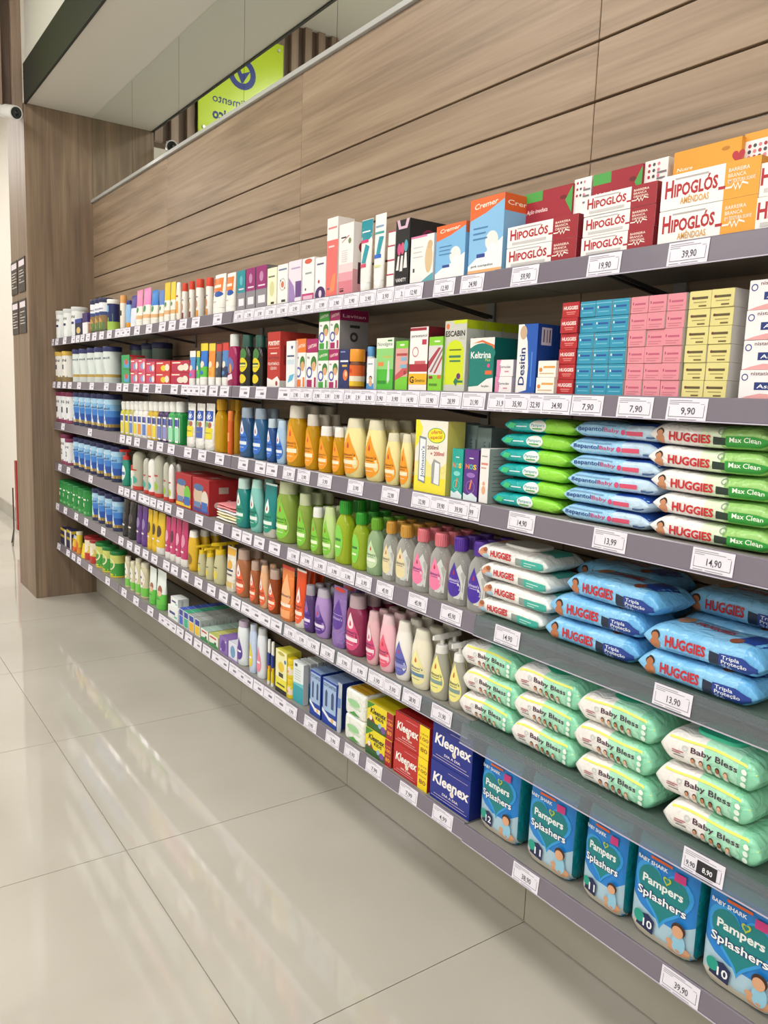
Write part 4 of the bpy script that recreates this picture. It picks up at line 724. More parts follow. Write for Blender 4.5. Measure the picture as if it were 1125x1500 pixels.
soap(841, 911, 3, '#2f93b4', 'blue', [('r', .22, .48, .85, .6, '#1f4f9c'), ('r', .1, .5, .17, .64, '#e8f0f4'), ('r', .15, .25, .85, .31, '#6fbcd4'), ('r', 0, .8, 1, .84, '#8fd0e0')], [('r', 0, 0, 1, 1, '#d9d9d6')])
soap(913, 992, 3, '#e0909c', 'pink', [('r', .22, .48, .85, .6, '#c05a78'), ('r', .1, .5, .16, .66, '#a8405a'), ('r', .12, .25, .85, .31, '#c87584'), ('r', .12, .12, .7, .17, '#c87584')], [('r', 0, 0, 1, 1, '#d9d4d0')])
soap(996, 1062, 2, '#ddd38c', 'yellow', [('r', .2, .52, .85, 0.6600, '#5f5030'), ('c', .17, .6, .06, '#6a3a34'), ('r', .2, .33, .8, .38, '#9a8a50'), ('r', .45, .1, .8, 0.1840, '#6a5a30')], [('r', 0, 0, 1, 1, '#dcd8d2')])
carton(1, 1078, 1215, 534, .06, 'rash_cream_box', ['white rash cream carton at right frame edge, %s' % w_ for w_ in ('bottom', 'second up', 'third up', 'top')], '#eae8ea', [('p', [(0, 0), (1, 0), (1, .2), (.6, .14), (.25, .2), (.1, .1)], '#e2a3a4'), ('o', .06, .75, .04, .028, '#2c3a86'), ('t', 'nistatina + óxido de zinco', .13, .95, .82, .12, '#6a3a44'), ('r', .18, .32, .72, .58, '#1f3478'), ('t', 'Assaduras', .21, .68, .38, .13, '#eef0f8', {'sh': .15})], [('r', 0, 0, 1, 1, '#ddd8da')], n=4, h=.0425, w=.13, group='rash cream cartons')
# ---------------------------------------------------------------- third shelf
nan = lambda n_: [('t', 'NAN', .15, .8, .64, .09, '#23283f'), ('t', n_, .52, .68, .34, .17, '#1c2030', {'b': .03}), ('p', [(.05, .02), (.95, .02), (.95, .2), (.5, .12), (.05, .24)], '#7d2450')]
row(2, [94, 101.5, 109], .043, .172, 'formula_can', 'can', '#e6e7ea', '#7d2450', nan('1'), 'white formula can with wine lid, @ from the pillar on the third shelf', 'can', 'wine lidded cans', bands=[(0, '#8a3a5c'), (.1, '#e6e7ea')])
apt = [('p', [(.3, .1), (.5, .5), (.35, .8), (.65, .8), (.52, .5), (.75, .1)], '#dbe9f4'), ('t', 'Aptamil', .12, .88, .58, .06, '#1f3470'), ('r', .1, .1, .9, .17, '#c8a84e'), ('c', .5, .72, .05, '#2b4a8f')]
aptb = [(0, '#1d2350'), (.1, '#8f7a44'), (.19, '#1f4fa5'), (.38, '#3f7fcb'), (.55, '#7db4e0'), (.72, '#a8d0ea')]
row(2, [120, 128.5, 137, 147, 156, 166], .043, .175, 'formula_can', 'can', '#2f6fc0', '#1d2558', apt, 'blue formula can with navy lid, @ along the third shelf', 'can', 'blue formula cans on the third shelf', bands=aptb)
dc = [('#c9c24a', '#e2cf3a'), ('#c9c24a', '#e2cf3a'), ('#b8b46a', '#6f86c4'), ('#e2e0da', '#e2cf3a'), ('#e2e0da', '#e09a3a'), ('#e2e0da', '#5f7fc8'), ('#c9a92a', '#e6a63a'), ('#c9a92a', '#e6d23a'), ('#3a2258', '#6f7fc4'), ('#3a2258', '#8f8fc8'), ('#2fa052', '#9ce0b8'), ('#229047', '#9ce0b8')]
dn = ['olive', 'olive', 'olive grey', 'white', 'white', 'white', 'golden', 'golden', 'deep purple', 'deep purple', 'light green', 'green']
for i, u in enumerate([183.5, 190.5, 197, 203.5, 210, 217, 225, 232, 240, 248, 256.5, 266]):
    c, lc = dc[i]; hw = 3.1+.22*i
    vessel(2, u-hw, u+hw, 588+(.6 if i > 6 else 0), 'baby_cologne_bottle', 'disp', c, '#e6e6e2', [('r', .08, .04, .92, .62, '#eceef0'), ('r', .14, .42, .86, .58, '#2c3f96'), ('r', .14, .08, .86, .38, lc)], '%s baby cologne bottle with white cap, %s from the pillar, third shelf' % (dn[i], nth(i)), 'bottle', 'baby cologne bottles', bk='gloss', back=1)
for i, (a_, b_, c, c2) in enumerate(((275.5, 287, '#e6d62a', 'slimmest'), (288.5, 301, '#4a5fb4', 'blue patched'), (302, 315.5, '#e2d428', 'nearest'))):
    vessel(2, a_, b_, 591, 'refill_pouch', 'pouch', '#e9e8e4', None, [('r', .1, .62, .9, .84, '#1f4fb0'), ('p', [(.2, .7), (.5, .82), (.8, .7), (.5, .64)], '#e6ecf4'), ('r', .1, .5, .5, .6, '#7fae5a'), ('c', .68, .54, .14, '#a8603f'), ('r', .1, .24, .9, .48, c), ('r', .2, .36, .8, .38, '#8a8f5a')], 'white refill pouch with blue top panel, the %s one' % c2, 'pouch', 'white refill pouches', bk='film')
vessel(2, 317, 333, 585, 'bath_soap_bottle', 'oil', '#e0b01c', '#c99a1c', [], 'large amber bath bottle with gold cap, nearer the pouches', 'bottle', 'amber bath bottles', bk='liq', back=1)
vessel(2, 333.5, 343, 602, 'bath_soap_bottle', 'capped', '#d9641f', '#e07a30', [('r', .2, .3, .8, .5, '#e89a5a')], 'slim orange bath bottle between amber bottles', 'bottle', bk='gloss')
vessel(2, 344, 352.5, 586, 'bath_soap_bottle', 'oil', '#dcaa1e', '#c99a1c', [], 'amber bath bottle with gold cap beside the first blue shampoo', 'bottle', 'amber bath bottles', bk='liq', inset=.05)
bl = jj('#2f6fd0', '#12306f', '#dfe8f2', '#b0343c', .1, .66, .46, '#e6eaf2')
vessel(2, 354, 371.5, 597, 'shampoo_bottle', 'sham', '#27527c', '#8f9fb0', bl, 'dark blue shampoo bottle with grey cap, farther of the two big ones', 'bottle', 'blue shampoo bottles', bk='gloss', back=1)
vessel(2, 373.5, 391.5, 598.5, 'shampoo_bottle', 'sham', '#2a5f8c', '#8f9fb0', bl, 'dark blue shampoo bottle with grey cap, nearer of the two big ones', 'bottle', 'blue shampoo bottles', bk='gloss', back=1)
vessel(2, 392.5, 405, 613.5, 'shampoo_bottle', 'sham', '#1f4a86', '#b9cbd6', bl, 'small dark blue shampoo bottle with pale cap', 'bottle', 'blue shampoo bottles', bk='gloss', back=1)
vessel(2, 406, 420.5, 616, 'conditioner_bottle', 'cond', '#a3c3e2', '#b3cde4', bl, 'pale blue conditioner bottle beside the big amber one', 'bottle', 'blue shampoo bottles', back=1)
ye = jj('#f09a1c', '#7a4a10', '#f6e6c4', '#c9402a', .06, .70, .46)
for i, (a_, b_, v, nm) in enumerate(((423, 448, 594, 'largest'), (449, 467.5, 607, 'second largest'), (469, 487.5, 624.5, 'small, farther'), (489, 504.5, 626, 'small, nearer'))):
    vessel(2, a_, b_, v, 'shampoo_bottle', 'sham', '#e0ab14', '#cfc9bc' if i < 2 else '#ebe8e2', ye, 'amber shampoo bottle with orange drop label, %s one' % nm, 'bottle', 'amber shampoo bottles', bk='liq', back=1)
for i, (a_, b_, v, nm) in enumerate(((506, 535.5, 612.5, 'large, farther'), (537, 564.5, 615, 'large, nearer'), (566, 586.5, 634, 'small, farther'), (587.5, 603.5, 635.5, 'small, nearer'))):
    vessel(2, a_, b_, v, 'conditioner_bottle', 'cond', '#ecdf9c', '#ddd6b8', ye, 'cream yellow conditioner bottle with orange drop label, %s one' % nm, 'bottle', 'cream conditioner bottles', bk='gloss', back=1)
carton(2, 605, 652.5, 614, .05, 'promo_pack_box', 'yellow and white promotional shampoo carton with cut-out windows', '#e9e6d8', [('r', 0, 0, 1, .22, '#efe03a'), ('p', [(0, .22), (1, .22), (1, .45), (.7, .3), (.3, .5), (0, .4)], '#e9e08a'), ('p', [(0, .6), (.18, .75), (.22, .9), (.1, 1), (0, 1)], '#f0e22c'), ('e', .66, .8, .27, .105, '#2f9a4a'), ('e', .66, .8, .25, .095, '#f2e230'), ('t', 'oferta', .5, .84, .815, .05, '#c33a2c', {'slope': .08}), ('t', 'especial', .48, .84, .745, .05, '#c33a2c', {'slope': .08}), ('t', '200ml', .4, .74, .60, .055, '#7a2a3c', {'slope': .05}), ('t', '+ 200ml', .5, .92, .52, .055, '#c33a3a', {'slope': .05}), ('p', [(.13, .15), (.36, .12), (.36, .76), (.13, .78)], '#7f8a94'), ('p', [(.16, .17), (.34, .15), (.34, .73), (.16, .75)], '#e8ecee'), ('t', "Johnson's", .31, 0, .2, .1, '#3f5f8a', {'rot': 1, 'len': .44}), ('p', [(.56, .14), (.82, .12), (.82, .44), (.62, .48), (.56, .4)], '#9a9a98'), ('p', [(.64, .15), (.8, .13), (.8, .42), (.66, .44)], '#e4e8ec'), ('o', .9, .34, .06, .055, '#d8c92a')], [('r', 0, 0, 1, 1, '#d9cf6a')], bk='gloss')
for i, u in enumerate((660, 680, 699)):
    Xf = LIP+.085; Ya = Yu(u-1, Xf, T[2]+.1); h_ = Zv(u, 618+4*i, Xf)-T[2]
    o = make_carton('boxed_lotion', .046, .05, h_, '#8fa3a4', [('t', 'Johnson', .62, 0, .2, .22, '#4a6a78', {'rot': 1, 'len': .6, 'b': 0}), ('r', .85, .3, .95, .8, '#5f7478')], [('r', 0, 0, 1, 1, '#7f9294')]); put(o, Xf+.025, Ya-.023, T[2]); thing(o, 'tall grey green carton behind the teal and purple ones, %s' % ('farthest', 'middle', 'nearest')[i], 'box', 'tall grey green cartons')
nos = lambda c, c2: [('p', [(0, 0), (1, 0), (1, .08), (.6, .16), (.3, .1), (0, .14)], '#d8e4ea'), ('t', 'N', .1, .36, .62, .09, '#e07a4a', {'b': .04}), ('t', 'O', .37, .62, .62, .09, '#3fc0b0', {'b': .04}), ('t', 'S', .63, .88, .62, .09, '#e9c43a', {'b': .04}), ('e', .5, .5, .3, .05, c2), ('p', [(.4, .22), (.5, .22), (.62, .4), (.52, .42)], '#e8823f'), ('o', .5, .27, .3, .27, c2), ('r', .35, .82, .65, .84, '#e8f0f4')]
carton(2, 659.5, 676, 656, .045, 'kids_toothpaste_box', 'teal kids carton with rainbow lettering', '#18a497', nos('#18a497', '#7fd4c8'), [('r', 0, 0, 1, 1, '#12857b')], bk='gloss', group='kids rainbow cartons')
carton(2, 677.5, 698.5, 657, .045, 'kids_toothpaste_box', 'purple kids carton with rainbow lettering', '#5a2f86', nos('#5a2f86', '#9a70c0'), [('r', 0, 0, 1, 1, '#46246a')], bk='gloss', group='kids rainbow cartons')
carton(2, 700.5, 713.5, 656, .07, 'baby_lotion_box', 'white carton with orange baby drawing and grey side', '#e9e7e4', [('r', .12, .7, .88, .74, '#d88a7c'), ('r', .12, .63, .7, .66, '#c9a59c'), ('c', .5, .36, .16, '#e3a886'), ('e', .5, .24, .22, .08, '#e3a886'), ('r', .15, .85, .8, .87, '#9a9a98')], [('r', 0, 0, 1, 1, '#9aa3a0')]+lines(.15, .85, .85, 10, .07, '#6f7a78', .015))
# wipes on the third shelf
PR = []
def proto(*a, **k): o = make_wipes(*a, **k); PR.append(o); return o
pw = [('p', [(.05, .3), (.16, .3), (.2, .62), (.1, .7)], '#3fc27c'), ('r', .2, .42, .36, .5, '#cfeef0'), ('e', .52, .5, .12, .38, '#eef2ee'), ('t', 'Pampers', .42, .61, .46, .2, '#2f9aa4', {'sh': .15}), ('r', .44, .28, .58, .36, '#4fae4f')]
P1 = [proto('wet_wipes_pack', .183, 0.0290, .105, [(0, '#18a8a8'), (.30, '#22b0ae'), (.60, '#93dc46')], pw, [('e', .5, .5, .2, .25, '#d8efe0')], None, 11+i) for i in range(2)]
wipes_stack(2, [747, 757, 755, 757, 760, 765], LIP+.075, .183, 0.0290, .105, 'wet_wipes_pack', P1, 'teal and lime wipes pack, @ of its stack on the third shelf', 'teal wipes packs', 1, dz=.0303, rzs=[.03, -.02, .02, -.01, .03, .02])
pb = [('t', 'Bepantol', .06, .36, .40, .26, '#1f3f86'), ('t', 'Baby', .37, .54, .40, .24, '#c9457a'), ('c', .585, .45, .025, '#d84a7c'), ('r', .62, .3, .8, .55, '#d8506f'), ('r', .84, .18, .96, .3, '#4a6a9c'), ('r', .1, .75, .5, .82, '#6f9cc4')]
P2 = [proto('wet_wipes_pack', .193, 0.0293, .105, [(0, '#a0d2f2'), (.62, '#c3ddf2')], pb, [('r', .62, .05, .98, .95, '#2457b8'), ('r', .1, .1, .5, .3, '#5f93c4')], None, 21+i, ) for i in range(2)]
wipes_stack(2, [849, 851, 858, 862, 861, 868], LIP+.072, .193, 0.0293, .105, 'wet_wipes_pack', P2, 'light blue wipes pack, @ of its stack on the third shelf', 'light blue wipes packs', 2, dz=.0306, rzs=[.02, -.02, .03, 0, .02, -.02])
hm = baby(.11, .56, .034, 4.6, '#c98d68', '#2b1c16')+[('t', 'HUGGIES', .19, .54, .24, .36, '#c9252c', {'b': .035}), ('p', [(.56, .2), (.66, .2), (.66, .5), (.56, .55)], '#23362c'), ('r', .66, .12, 1.0, .58, '#2f9a3a'), ('t', 'Max Clean', .69, .93, .33, .2, '#eef8e8'), ('o', .62, .78, .025, .018, '#8a9a8a')]
P3 = [proto('wet_wipes_pack', .212, 0.0362, .11, [(0, '#eeecea'), (.45, '#dfeed0'), (.62, '#9fd07a')], hm, [('r', .6, .1, .95, .9, '#8fcf6a')], None, 31+i) for i in range(2)]
wipes_stack(2, [980, 984, 982, 978, 980], LIP+.068, .212, 0.0362, .11, 'wet_wipes_pack', P3, 'white and green wipes pack with red lettering, @ of its stack', 'white and green wipes packs', 3, dz=.0378, rzs=[.02, -.02, .02, .01, -.01])
# ---------------------------------------------------------------- fourth shelf
row(3, [92.5, 101], .043, .17, 'formula_can', 'can', '#e6e7ea', '#7d2450', nan('2'), 'white formula can with wine lid, @ from the pillar on the fourth shelf', 'can', 'wine lidded cans', bands=[(0, '#8a3a5c'), (.1, '#e6e7ea')])
vessel(3, 98, 116, 660, 'formula_can', 'can', '#e4e4e6', '#7d2450', nan('2'), 'shorter white formula can with wine lid beside blue cans, fourth shelf', 'can', 'wine lidded cans', bands=[(0, '#8a3a5c'), (.1, '#e6e7ea')], h=.15, a=.04)
row(3, [119, 127, 135.5, 144.5, 154, 165, 176], .040, .168, 'formula_can', 'can', '#2f6fc0', '#1d2558', apt, 'blue formula can with navy lid, @ along the fourth shelf', 'can', 'blue formula cans on the fourth shelf', bands=aptb)
vessel(3, 181.5, 191, 657, 'liquid_soap_bottle', 'pump', '#178a72', '#c23028', [('e', .5, .35, .35, .2, '#dfe8e0'), ('r', .2, .3, .8, .38, '#2f6f9c')], 'green pump bottle with red pump beside blue cans', 'bottle')
vessel(3, 191.5, 198.5, 681, 'baby_lotion_bottle', 'capped', '#e8e6e2', '#c23a30', [('r', .2, .15, .8, .45, '#4fb0a0')], 'small white bottle with red cap, fourth shelf', 'bottle')
cp = lambda c: [('r', .2, .5, .8, .54, '#b83a34'), ('e', .5, .26, .3, .1, c), ('c', .5, .42, .14, '#d9d9d0')]
for i, (a_, b_, v, col, c, nm) in enumerate(((199, 212, 661, '#c9c8b4', '#35a898', 'large clear'), (212.5, 219.5, 671, '#cfcfc0', '#35a898', 'small clear'), (220, 229, 672, '#eceae6', '#2fa0a8', 'first white'), (229.5, 241, 667, '#c9c9b8', '#9abf3a', 'second large clear'), (241.5, 248.5, 677, '#cfcfc0', '#9abf3a', 'second small clear'), (249, 255.5, 680, '#eceae6', '#a4c43a', 'second white'))):
    vessel(3, a_, b_, v, 'baby_bottle_pack', 'capsule', col, '#c2362c', cp(c), '%s packaged baby bottle on red base' % nm, 'baby bottle', 'packaged baby bottles', bk='frost' if i not in (2, 5) else 'gloss', back=1)
for i, (a_, b_) in enumerate(((257, 280.5), (281.5, 306.5))):
    carton(3, a_, b_, 691 if i == 0 else 698, .125, 'kids_gift_box', 'large red kids gift carton with colourful patches, %s one' % ('farther', 'nearer')[i], '#a8242a', [('r', .04, .04, .96, .14, ('#e2c23a', '#3a3f8f')[i]), ('e', .35, .5, .28, .3, '#c9b49c'), ('e', .38, .74, .3, .1, '#4a6a9a'), ('e', .75, .42, .2, .26, ('#6fbf3f', '#d8cfc0')[i]), ('r', .55, .1, .9, .35, '#2f66b4'), ('r', .1, .16, .5, .32, '#5f7fae')], [('r', .3, .62, .6, .8, '#b8a89c'), ('c', .25, .3, .09, '#d8c0b8'), ('c', .62, .33, .1, '#d0b4ac')], top='#b02a2c', topart=[('r', .35, .3, .65, .6, '#b58a80')], group='red gift cartons')
for i, (c, nm) in enumerate((('#e9e6de', 'white'), ('#efe6b8', 'cream'), ('#e9e2c9', 'pale cream'), ('#dfe4ec', 'pale blue'), ('#e79a9c', 'pink'), ('#e38a90', 'rose'))):
    g = Mesh(); hh_ = .0098; w_ = .165-.004*(i % 3)
    pts = []
    for t in [j/8 for j in range(9)]: pts.append(t)
    rings = []
    for t in pts:
        x = (t-.5)*w_; rings.append([(x, y, .5*hh_+z+.0008*math.sin(9*t+i)) for y, z in sect(.06*(1-.04*abs(2*t-1)**6), hh_/2*(1-.25*abs(2*t-1)**8), 2.8, 20)])
    g.loft(rings, M(c, 'cloth')); o = g.build('folded_cloth', sharp=60)
    put(o, LIP+.012+.066, (Yu(309, LIP+.012, T[3])+Yu(348, LIP+.012, T[3]))/2+.0, T[3]+i*.0100, .02*(-1)**i); thing(o, '%s folded baby cloth, %s of the stack beside the red carton' % (nm, rn[i] if i not in (0, 5) else ('bottom' if i == 0 else 'topmost')), 'cloth', 'folded baby cloths')
te = jj('#1b8f78', '#0c4a40', '#e2efe8', '#b0343c', .08, .66, .46, '#dfeeea')
vessel(3, 349, 366.5, 700.5, 'shampoo_bottle', 'sham', '#0f7f7c', '#b7d2cc', te, 'teal shampoo bottle with pale cap beside the folded cloths', 'bottle', 'teal hair care', bk='gloss')
vessel(3, 368, 386, 702, 'conditioner_bottle', 'cond', '#7fc3bb', '#a9d4cc', te, 'pale teal conditioner bottle', 'bottle', 'teal hair care', back=1)
vessel(3, 387.5, 406.5, 708, 'styling_cream_tube', 'tubec', '#0a7f80', '#b9b6ac', te, 'teal cream tube standing on a grey cap', 'tube', 'teal hair care', bands=[(0, '#0a7f80'), (.965, '#d8ece8')])
gr = jj('#7ec93a', '#2f6a1f', '#e4f2c8', '#b0343c', .06, .70, .46)
for i, (a_, b_, v, nm, bk_) in enumerate(((408, 436, 704, 'largest', 2), (437.5, 456.5, 722.5, 'middle sized', 1), (457.5, 473, 743, 'smallest', 1))):
    vessel(3, a_, b_, v, 'shampoo_bottle', 'sham', '#a6c356', '#b8c09a' if i < 2 else '#e2e4de', gr, 'clear green shampoo bottle with lime drop label, %s one' % nm, 'bottle', 'green shampoo bottles', bk='liq', back=1)
vessel(3, 474, 492.5, 742, 'conditioner_bottle', 'cond', '#bcd98a', '#c3d49c', gr, 'opaque pale green conditioner bottle', 'bottle', 'green shampoo bottles', back=1)
vessel(3, 494, 517.5, 733, 'baby_oil_bottle', 'oil', '#b8d030', '#2f9a2c', [('e', .42, .36, .34, .26, '#7fcf4a'), ('r', .2, .36, .64, .4, '#2f7a2c'), ('r', .22, .25, .6, .28, '#e6f4c8')], 'tall lime oil bottle with green screw cap', 'bottle', 'lime oil bottles', bk='liq', back=1)
vessel(3, 518.5, 539.5, 750, 'baby_oil_bottle', 'oil', '#b4cf3a', '#2f9a2c', [('e', .42, .36, .34, .26, '#7fcf4a'), ('r', .2, .36, .64, .4, '#2f7a2c'), ('r', .22, .25, .6, .28, '#e6f4c8')], 'shorter lime oil bottle with green screw cap', 'bottle', 'lime oil bottles', bk='liq', back=1)
vessel(3, 540.5, 561.5, 758, 'baby_oil_bottle', 'oil', '#9dbb8e', '#6aa82a', jj('#c4dcb0', '#3f6a4a', '#e8f0dc', '#b0343c', .12, .5, .46), 'pale green gel oil bottle with lime cap', 'bottle', 'lime oil bottles', bk='frost', back=1)
for i, (a_, b_, v, cc_, lc, tc_, nm) in enumerate(((563, 581.5, 763, '#c9963e', '#e6d8a8', '#4a4a6a', 'gold capped, farther'), (583, 606, 768, '#c9963e', '#e6d8a8', '#4a4a6a', 'gold capped, nearer'), (607.5, 631, 773.5, '#d9757f', '#ee7fa8', '#5f2a7a', 'pink capped, farther'), (632.5, 658.5, 779.5, '#d9757f', '#ee7fa8', '#5f2a7a', 'pink capped, nearer'), (660, 687, 785.5, '#55309a', '#4526a0', '#dcd4f4', 'purple capped, farther'), (688.5, 717, 792, '#55309a', '#4526a0', '#dcd4f4', 'purple capped, nearer'))):
    vessel(3, a_, b_, v, 'baby_oil_bottle', 'oil', '#e2e2de', cc_, [('p', [(.55, .1), (.95, .1), (.98, .45), (.8, .62), (.6, .52), (.72, .3)], '#d0d2d0')]+jj(lc, tc_, lc, '#b0343c', .12, .52, .40), 'clear baby oil bottle, %s' % nm, 'bottle', 'clear baby oil bottles', bk='clear', back=1)
hw_ = [('e', .12, .5, .055, .26, '#cf8a66'), ('e', .08, .4, .05, .14, '#dca080'), ('e', .15, .68, .03, .13, '#9c5a38'), ('e', .16, .3, .05, .14, '#a9c3d8'), ('t', 'HUGGIES', .23, .52, .34, .34, '#c9252c', {'b': .035}), ('p', [(.58, .2), (.66, .2), (.66, .6), (.58, .6)], '#8a9a94'), ('r', .66, .15, .95, .62, '#3fb0a0'), ('r', .70, .42, .86, .47, '#bfe4dc'), ('r', .70, .28, .8, .33, '#bfe4dc')]
P4 = [proto('wet_wipes_pack', .198, 0.0368, .115, [(0, '#efedea'), (.8, '#e4ebe8')], hw_, [('t', 'HUGGIES', .35, .65, .5, .16, '#b8323a', {'b': .03}), ('e', .15, .5, .07, .2, '#cf8a66'), ('r', .74, .3, .95, .8, '#4fb4a6')], '#e9e8e4', 41+i) for i in range(2)]
wipes_stack(3, [722, 733, 731, 727], LIP+.075, .198, 0.0368, .115, 'wet_wipes_pack', P4, 'white wipes pack with red lettering, @ of the four-high stack', 'white wipes packs', 4, dz=.0385, rzs=[.03, .0, .02, .03])
hb = baby(.12, .60, .040, 4.2, '#b8744c', '#2b1a14')+[('t', 'HUGGIES', .21, .55, .30, .36, '#c42530', {'b': .035}), ('p', [(.58, .12), (.66, .12), (.66, .55), (.58, .6)], '#1f2c44'), ('p', [(.66, .08), (.96, .06), (.96, .42), (.84, .62), (.66, .6)], '#1f3f94'), ('t', 'Tripla', .68, .82, .42, .13, '#e8eef8'), ('t', 'Proteção', .68, .88, .26, .13, '#e8eef8'), ('t', '96', .68, .76, .1, .14, '#a9c0e8'), ('r', .22, .16, .5, .19, '#5f93c4')]
P5 = [proto('wet_wipes_pack', .209, 0.0455, .105, [(0, '#82c4f0'), (.5, '#8ac8f2'), (.85, '#6cb4e8')], hb, [('t', 'HUGGIES', .3, .62, .5, .18, '#b8323a', {'b': .03}), ('p', [(.68, .25), (.9, .2), (.95, .7), (.75, .75)], '#1f3f94'), ('e', .2, .6, .06, .2, '#c08a66'), ('e', .72, .25, .05, .12, '#8a4a30')], None, 51+i) for i in range(3)]
wipes_stack(3, [826, 833, 855], LIP+.066, .209, 0.0455, .105, 'wet_wipes_pack', P5, 'blue wipes pack with baby portrait, @ of the farther stack', 'blue wipes packs', 5, dz=.0475, rzs=[.05, .04, -.04])
wipes_stack(3, [962, 970], LIP+.058, .209, 0.0455, .105, 'wet_wipes_pack', P5, 'blue wipes pack with baby portrait, @ of the nearer stack', 'blue wipes packs', 6, dz=.0475, rzs=[.04, .03])
wipes_stack(3, [855, 862, 868], LIP+.178, .209, 0.0455, .105, 'wet_wipes_pack', P5, 'blue wipes pack at the back against the wall, @ one', 'blue wipes packs', 7, dz=.0475)
wipes_stack(3, [1012, 1018, 1027], LIP+.172, .209, 0.0455, .105, 'wet_wipes_pack', P5, 'blue wipes pack at the back behind the nearer stack, @ one', 'blue wipes packs', 8, dz=.0475)
# ---------------------------------------------------------------- fifth shelf
nn = lambda n_, c='#e6efe2': [('r', .12, .6, .88, .66, '#e8f0e4'), ('t', n_, .42, .6, .36, .14, c, {'b': .02}), ('r', .1, .08, .9, .16, '#7fb47a')]
row(4, [98, 103, 110, 118, 126, 134], .040, .135, 'milk_powder_can', 'can', '#1f8a3c', '#17803a', nn('1'), 'green milk powder can with green lid, @ from the pillar on the fifth shelf', 'can', 'green milk powder cans', bands=[(0, '#35944a'), (.15, '#1f8a3c')])
row(4, [146, 155, 165.5, 176.5], .036, .165, 'formula_can', 'can', '#2f6fc0', '#1d2558', apt, 'blue formula can with navy lid, @ along the fifth shelf', 'can', 'blue formula cans on the fifth shelf', bands=aptb)
for i, (a_, b_, v, c, c2, nm) in enumerate(((182, 189.5, 731, '#1f1f22', '#3a3436', 'first black'), (191, 201, 735, '#1a1a1c', '#4a4044', 'second black'), (202, 209, 740, '#563078', '#8f7ab0', 'first purple'), (209.7, 217, 742, '#5f3684', '#8f7ab0', 'second purple'), (217.7, 224, 746, '#d9b322', '#4a3a20', 'first yellow'), (224.7, 231.5, 748, '#d9b322', '#4a3a20', 'second yellow'), (232, 243, 751, '#dcb826', '#4a3020', 'third yellow'), (243.7, 250.5, 757, '#bc3a6c', '#e0a0b8', 'first pink'), (251, 258.5, 757, '#c23f72', '#5a2440', 'second pink'), (259, 266.5, 760, '#b83568', '#e0a0b8', 'third pink'), (267, 276.5, 762, '#b83568', '#d88aa8', 'fourth pink'))):
    vessel(4, a_, b_, v, 'hair_cream_tube', 'tubec', c, '#d9d6d2' if i > 5 else c, [('e', .5, .55, .3, .14, c2), ('r', .3, .3, .7, .34, '#e6dcd6')], '%s kids hair cream tube from the pillar side, fifth shelf' % nm, 'tube', 'kids hair cream tubes', bk='gloss')
vessel(4, 277.5, 291, 777, 'kids_soap_bottle', 'cond', '#d8ae22', '#ebe9e2', [('e', .5, .3, .3, .14, '#8a6a1a')], 'tall yellow bottle with small white tip, fifth shelf', 'bottle', 'yellow soap bottles', bk='gloss', back=2)
for i, (a_, b_, v) in enumerate(((291.5, 302, 797), (303, 314, 801), (315, 332, 793))):
    vessel(4, a_, b_, v, 'liquid_soap_bottle', 'pump', '#d4d0a6', '#e2c01e', [('c', .5, .22, .22, '#dcc84a'), ('r', .3, .38, .7, .41, '#5a5030')], 'translucent soap bottle with yellow pump, %s' % ('farthest', 'middle', 'nearest and largest')[i], 'bottle', 'yellow pump soap bottles', bk='frost', back=1)
vessel(4, 333, 346.5, 801, 'refill_pouch', 'pouch', '#e2ddd0', None, [('r', .05, .82, .95, .97, '#dfa93a'), ('e', .5, .6, .25, .1, '#e0a83c'), ('r', .2, .46, .85, .5, '#2f3a5a'), ('r', .2, .36, .8, .4, '#5a5a5a'), ('r', .05, .1, .95, .22, '#d0b46a')], 'cream and yellow refill pouch at the bay joint, fifth shelf', 'pouch', bk='film')
oc = jj('#ea5f34', '#5a1f2a', '#f6e2d0', '#b0243a', .06, .66, .46, '#f4e6e0')
for i, (a_, b_, v, c, kd, bk_, nm) in enumerate(((349, 367, 804, '#b8764c', 'sham', 'frost', 'large brown'), (368, 380.5, 821.5, '#b5683c', 'sham', 'frost', 'small brown'), (381.5, 394, 828, '#e2b084', 'cond', 'gloss', 'peach opaque'), (395, 411, 834, '#a8501e', 'sham', 'liq', 'dark amber'))):
    vessel(4, a_, b_, v, 'shampoo_bottle', kd, c, '#b39a8c' if kd == 'sham' else '#d9b08c', oc, '%s bottle with coral drop label, fifth shelf' % nm, 'bottle', 'coral labelled bottles', bk=bk_, back=1)
vessel(4, 412, 432, 829, 'refill_pouch', 'pouch', '#e8803c', None, [('r', .0, .94, 1, 1, '#c9301f'), ('d', .5, .28, .42, .60, '#f2b07a'), ('t', "Johnson's", .12, .88, .44, .05, '#3a2a5a'), ('r', .1, .26, .9, .32, '#f4e6d8'), ('r', .1, .05, .9, .2, '#f0a468')], 'orange refill pouch with pale drop, fifth shelf', 'pouch', bk='film')
vessel(4, 433.5, 449, 834, 'styling_cream_tube', 'tubec', '#dd4a16', '#d9d4cc', oc, 'bright orange cream tube standing on a white cap', 'tube', bands=[(0, '#dd4a16'), (.965, '#f0e8e0')], bk='gloss', back=1)
pu = jj('#5a2f96', '#2f1a5a', '#e2d8ee', '#c93a4c', .08, .62, .46, '#8a6ab8')
vessel(4, 447.5, 462, 856.5, 'shampoo_bottle', 'sham', '#4a3068', '#a09aa4', pu, 'dark purple shampoo bottle with grey cap', 'bottle', 'purple hair care', bk='gloss', back=1)
vessel(4, 463, 485, 862, 'conditioner_bottle', 'cond', '#ac8cc8', '#b4aebc', pu, 'lilac conditioner bottle with grey cap', 'bottle', 'purple hair care', bk='gloss', back=1)
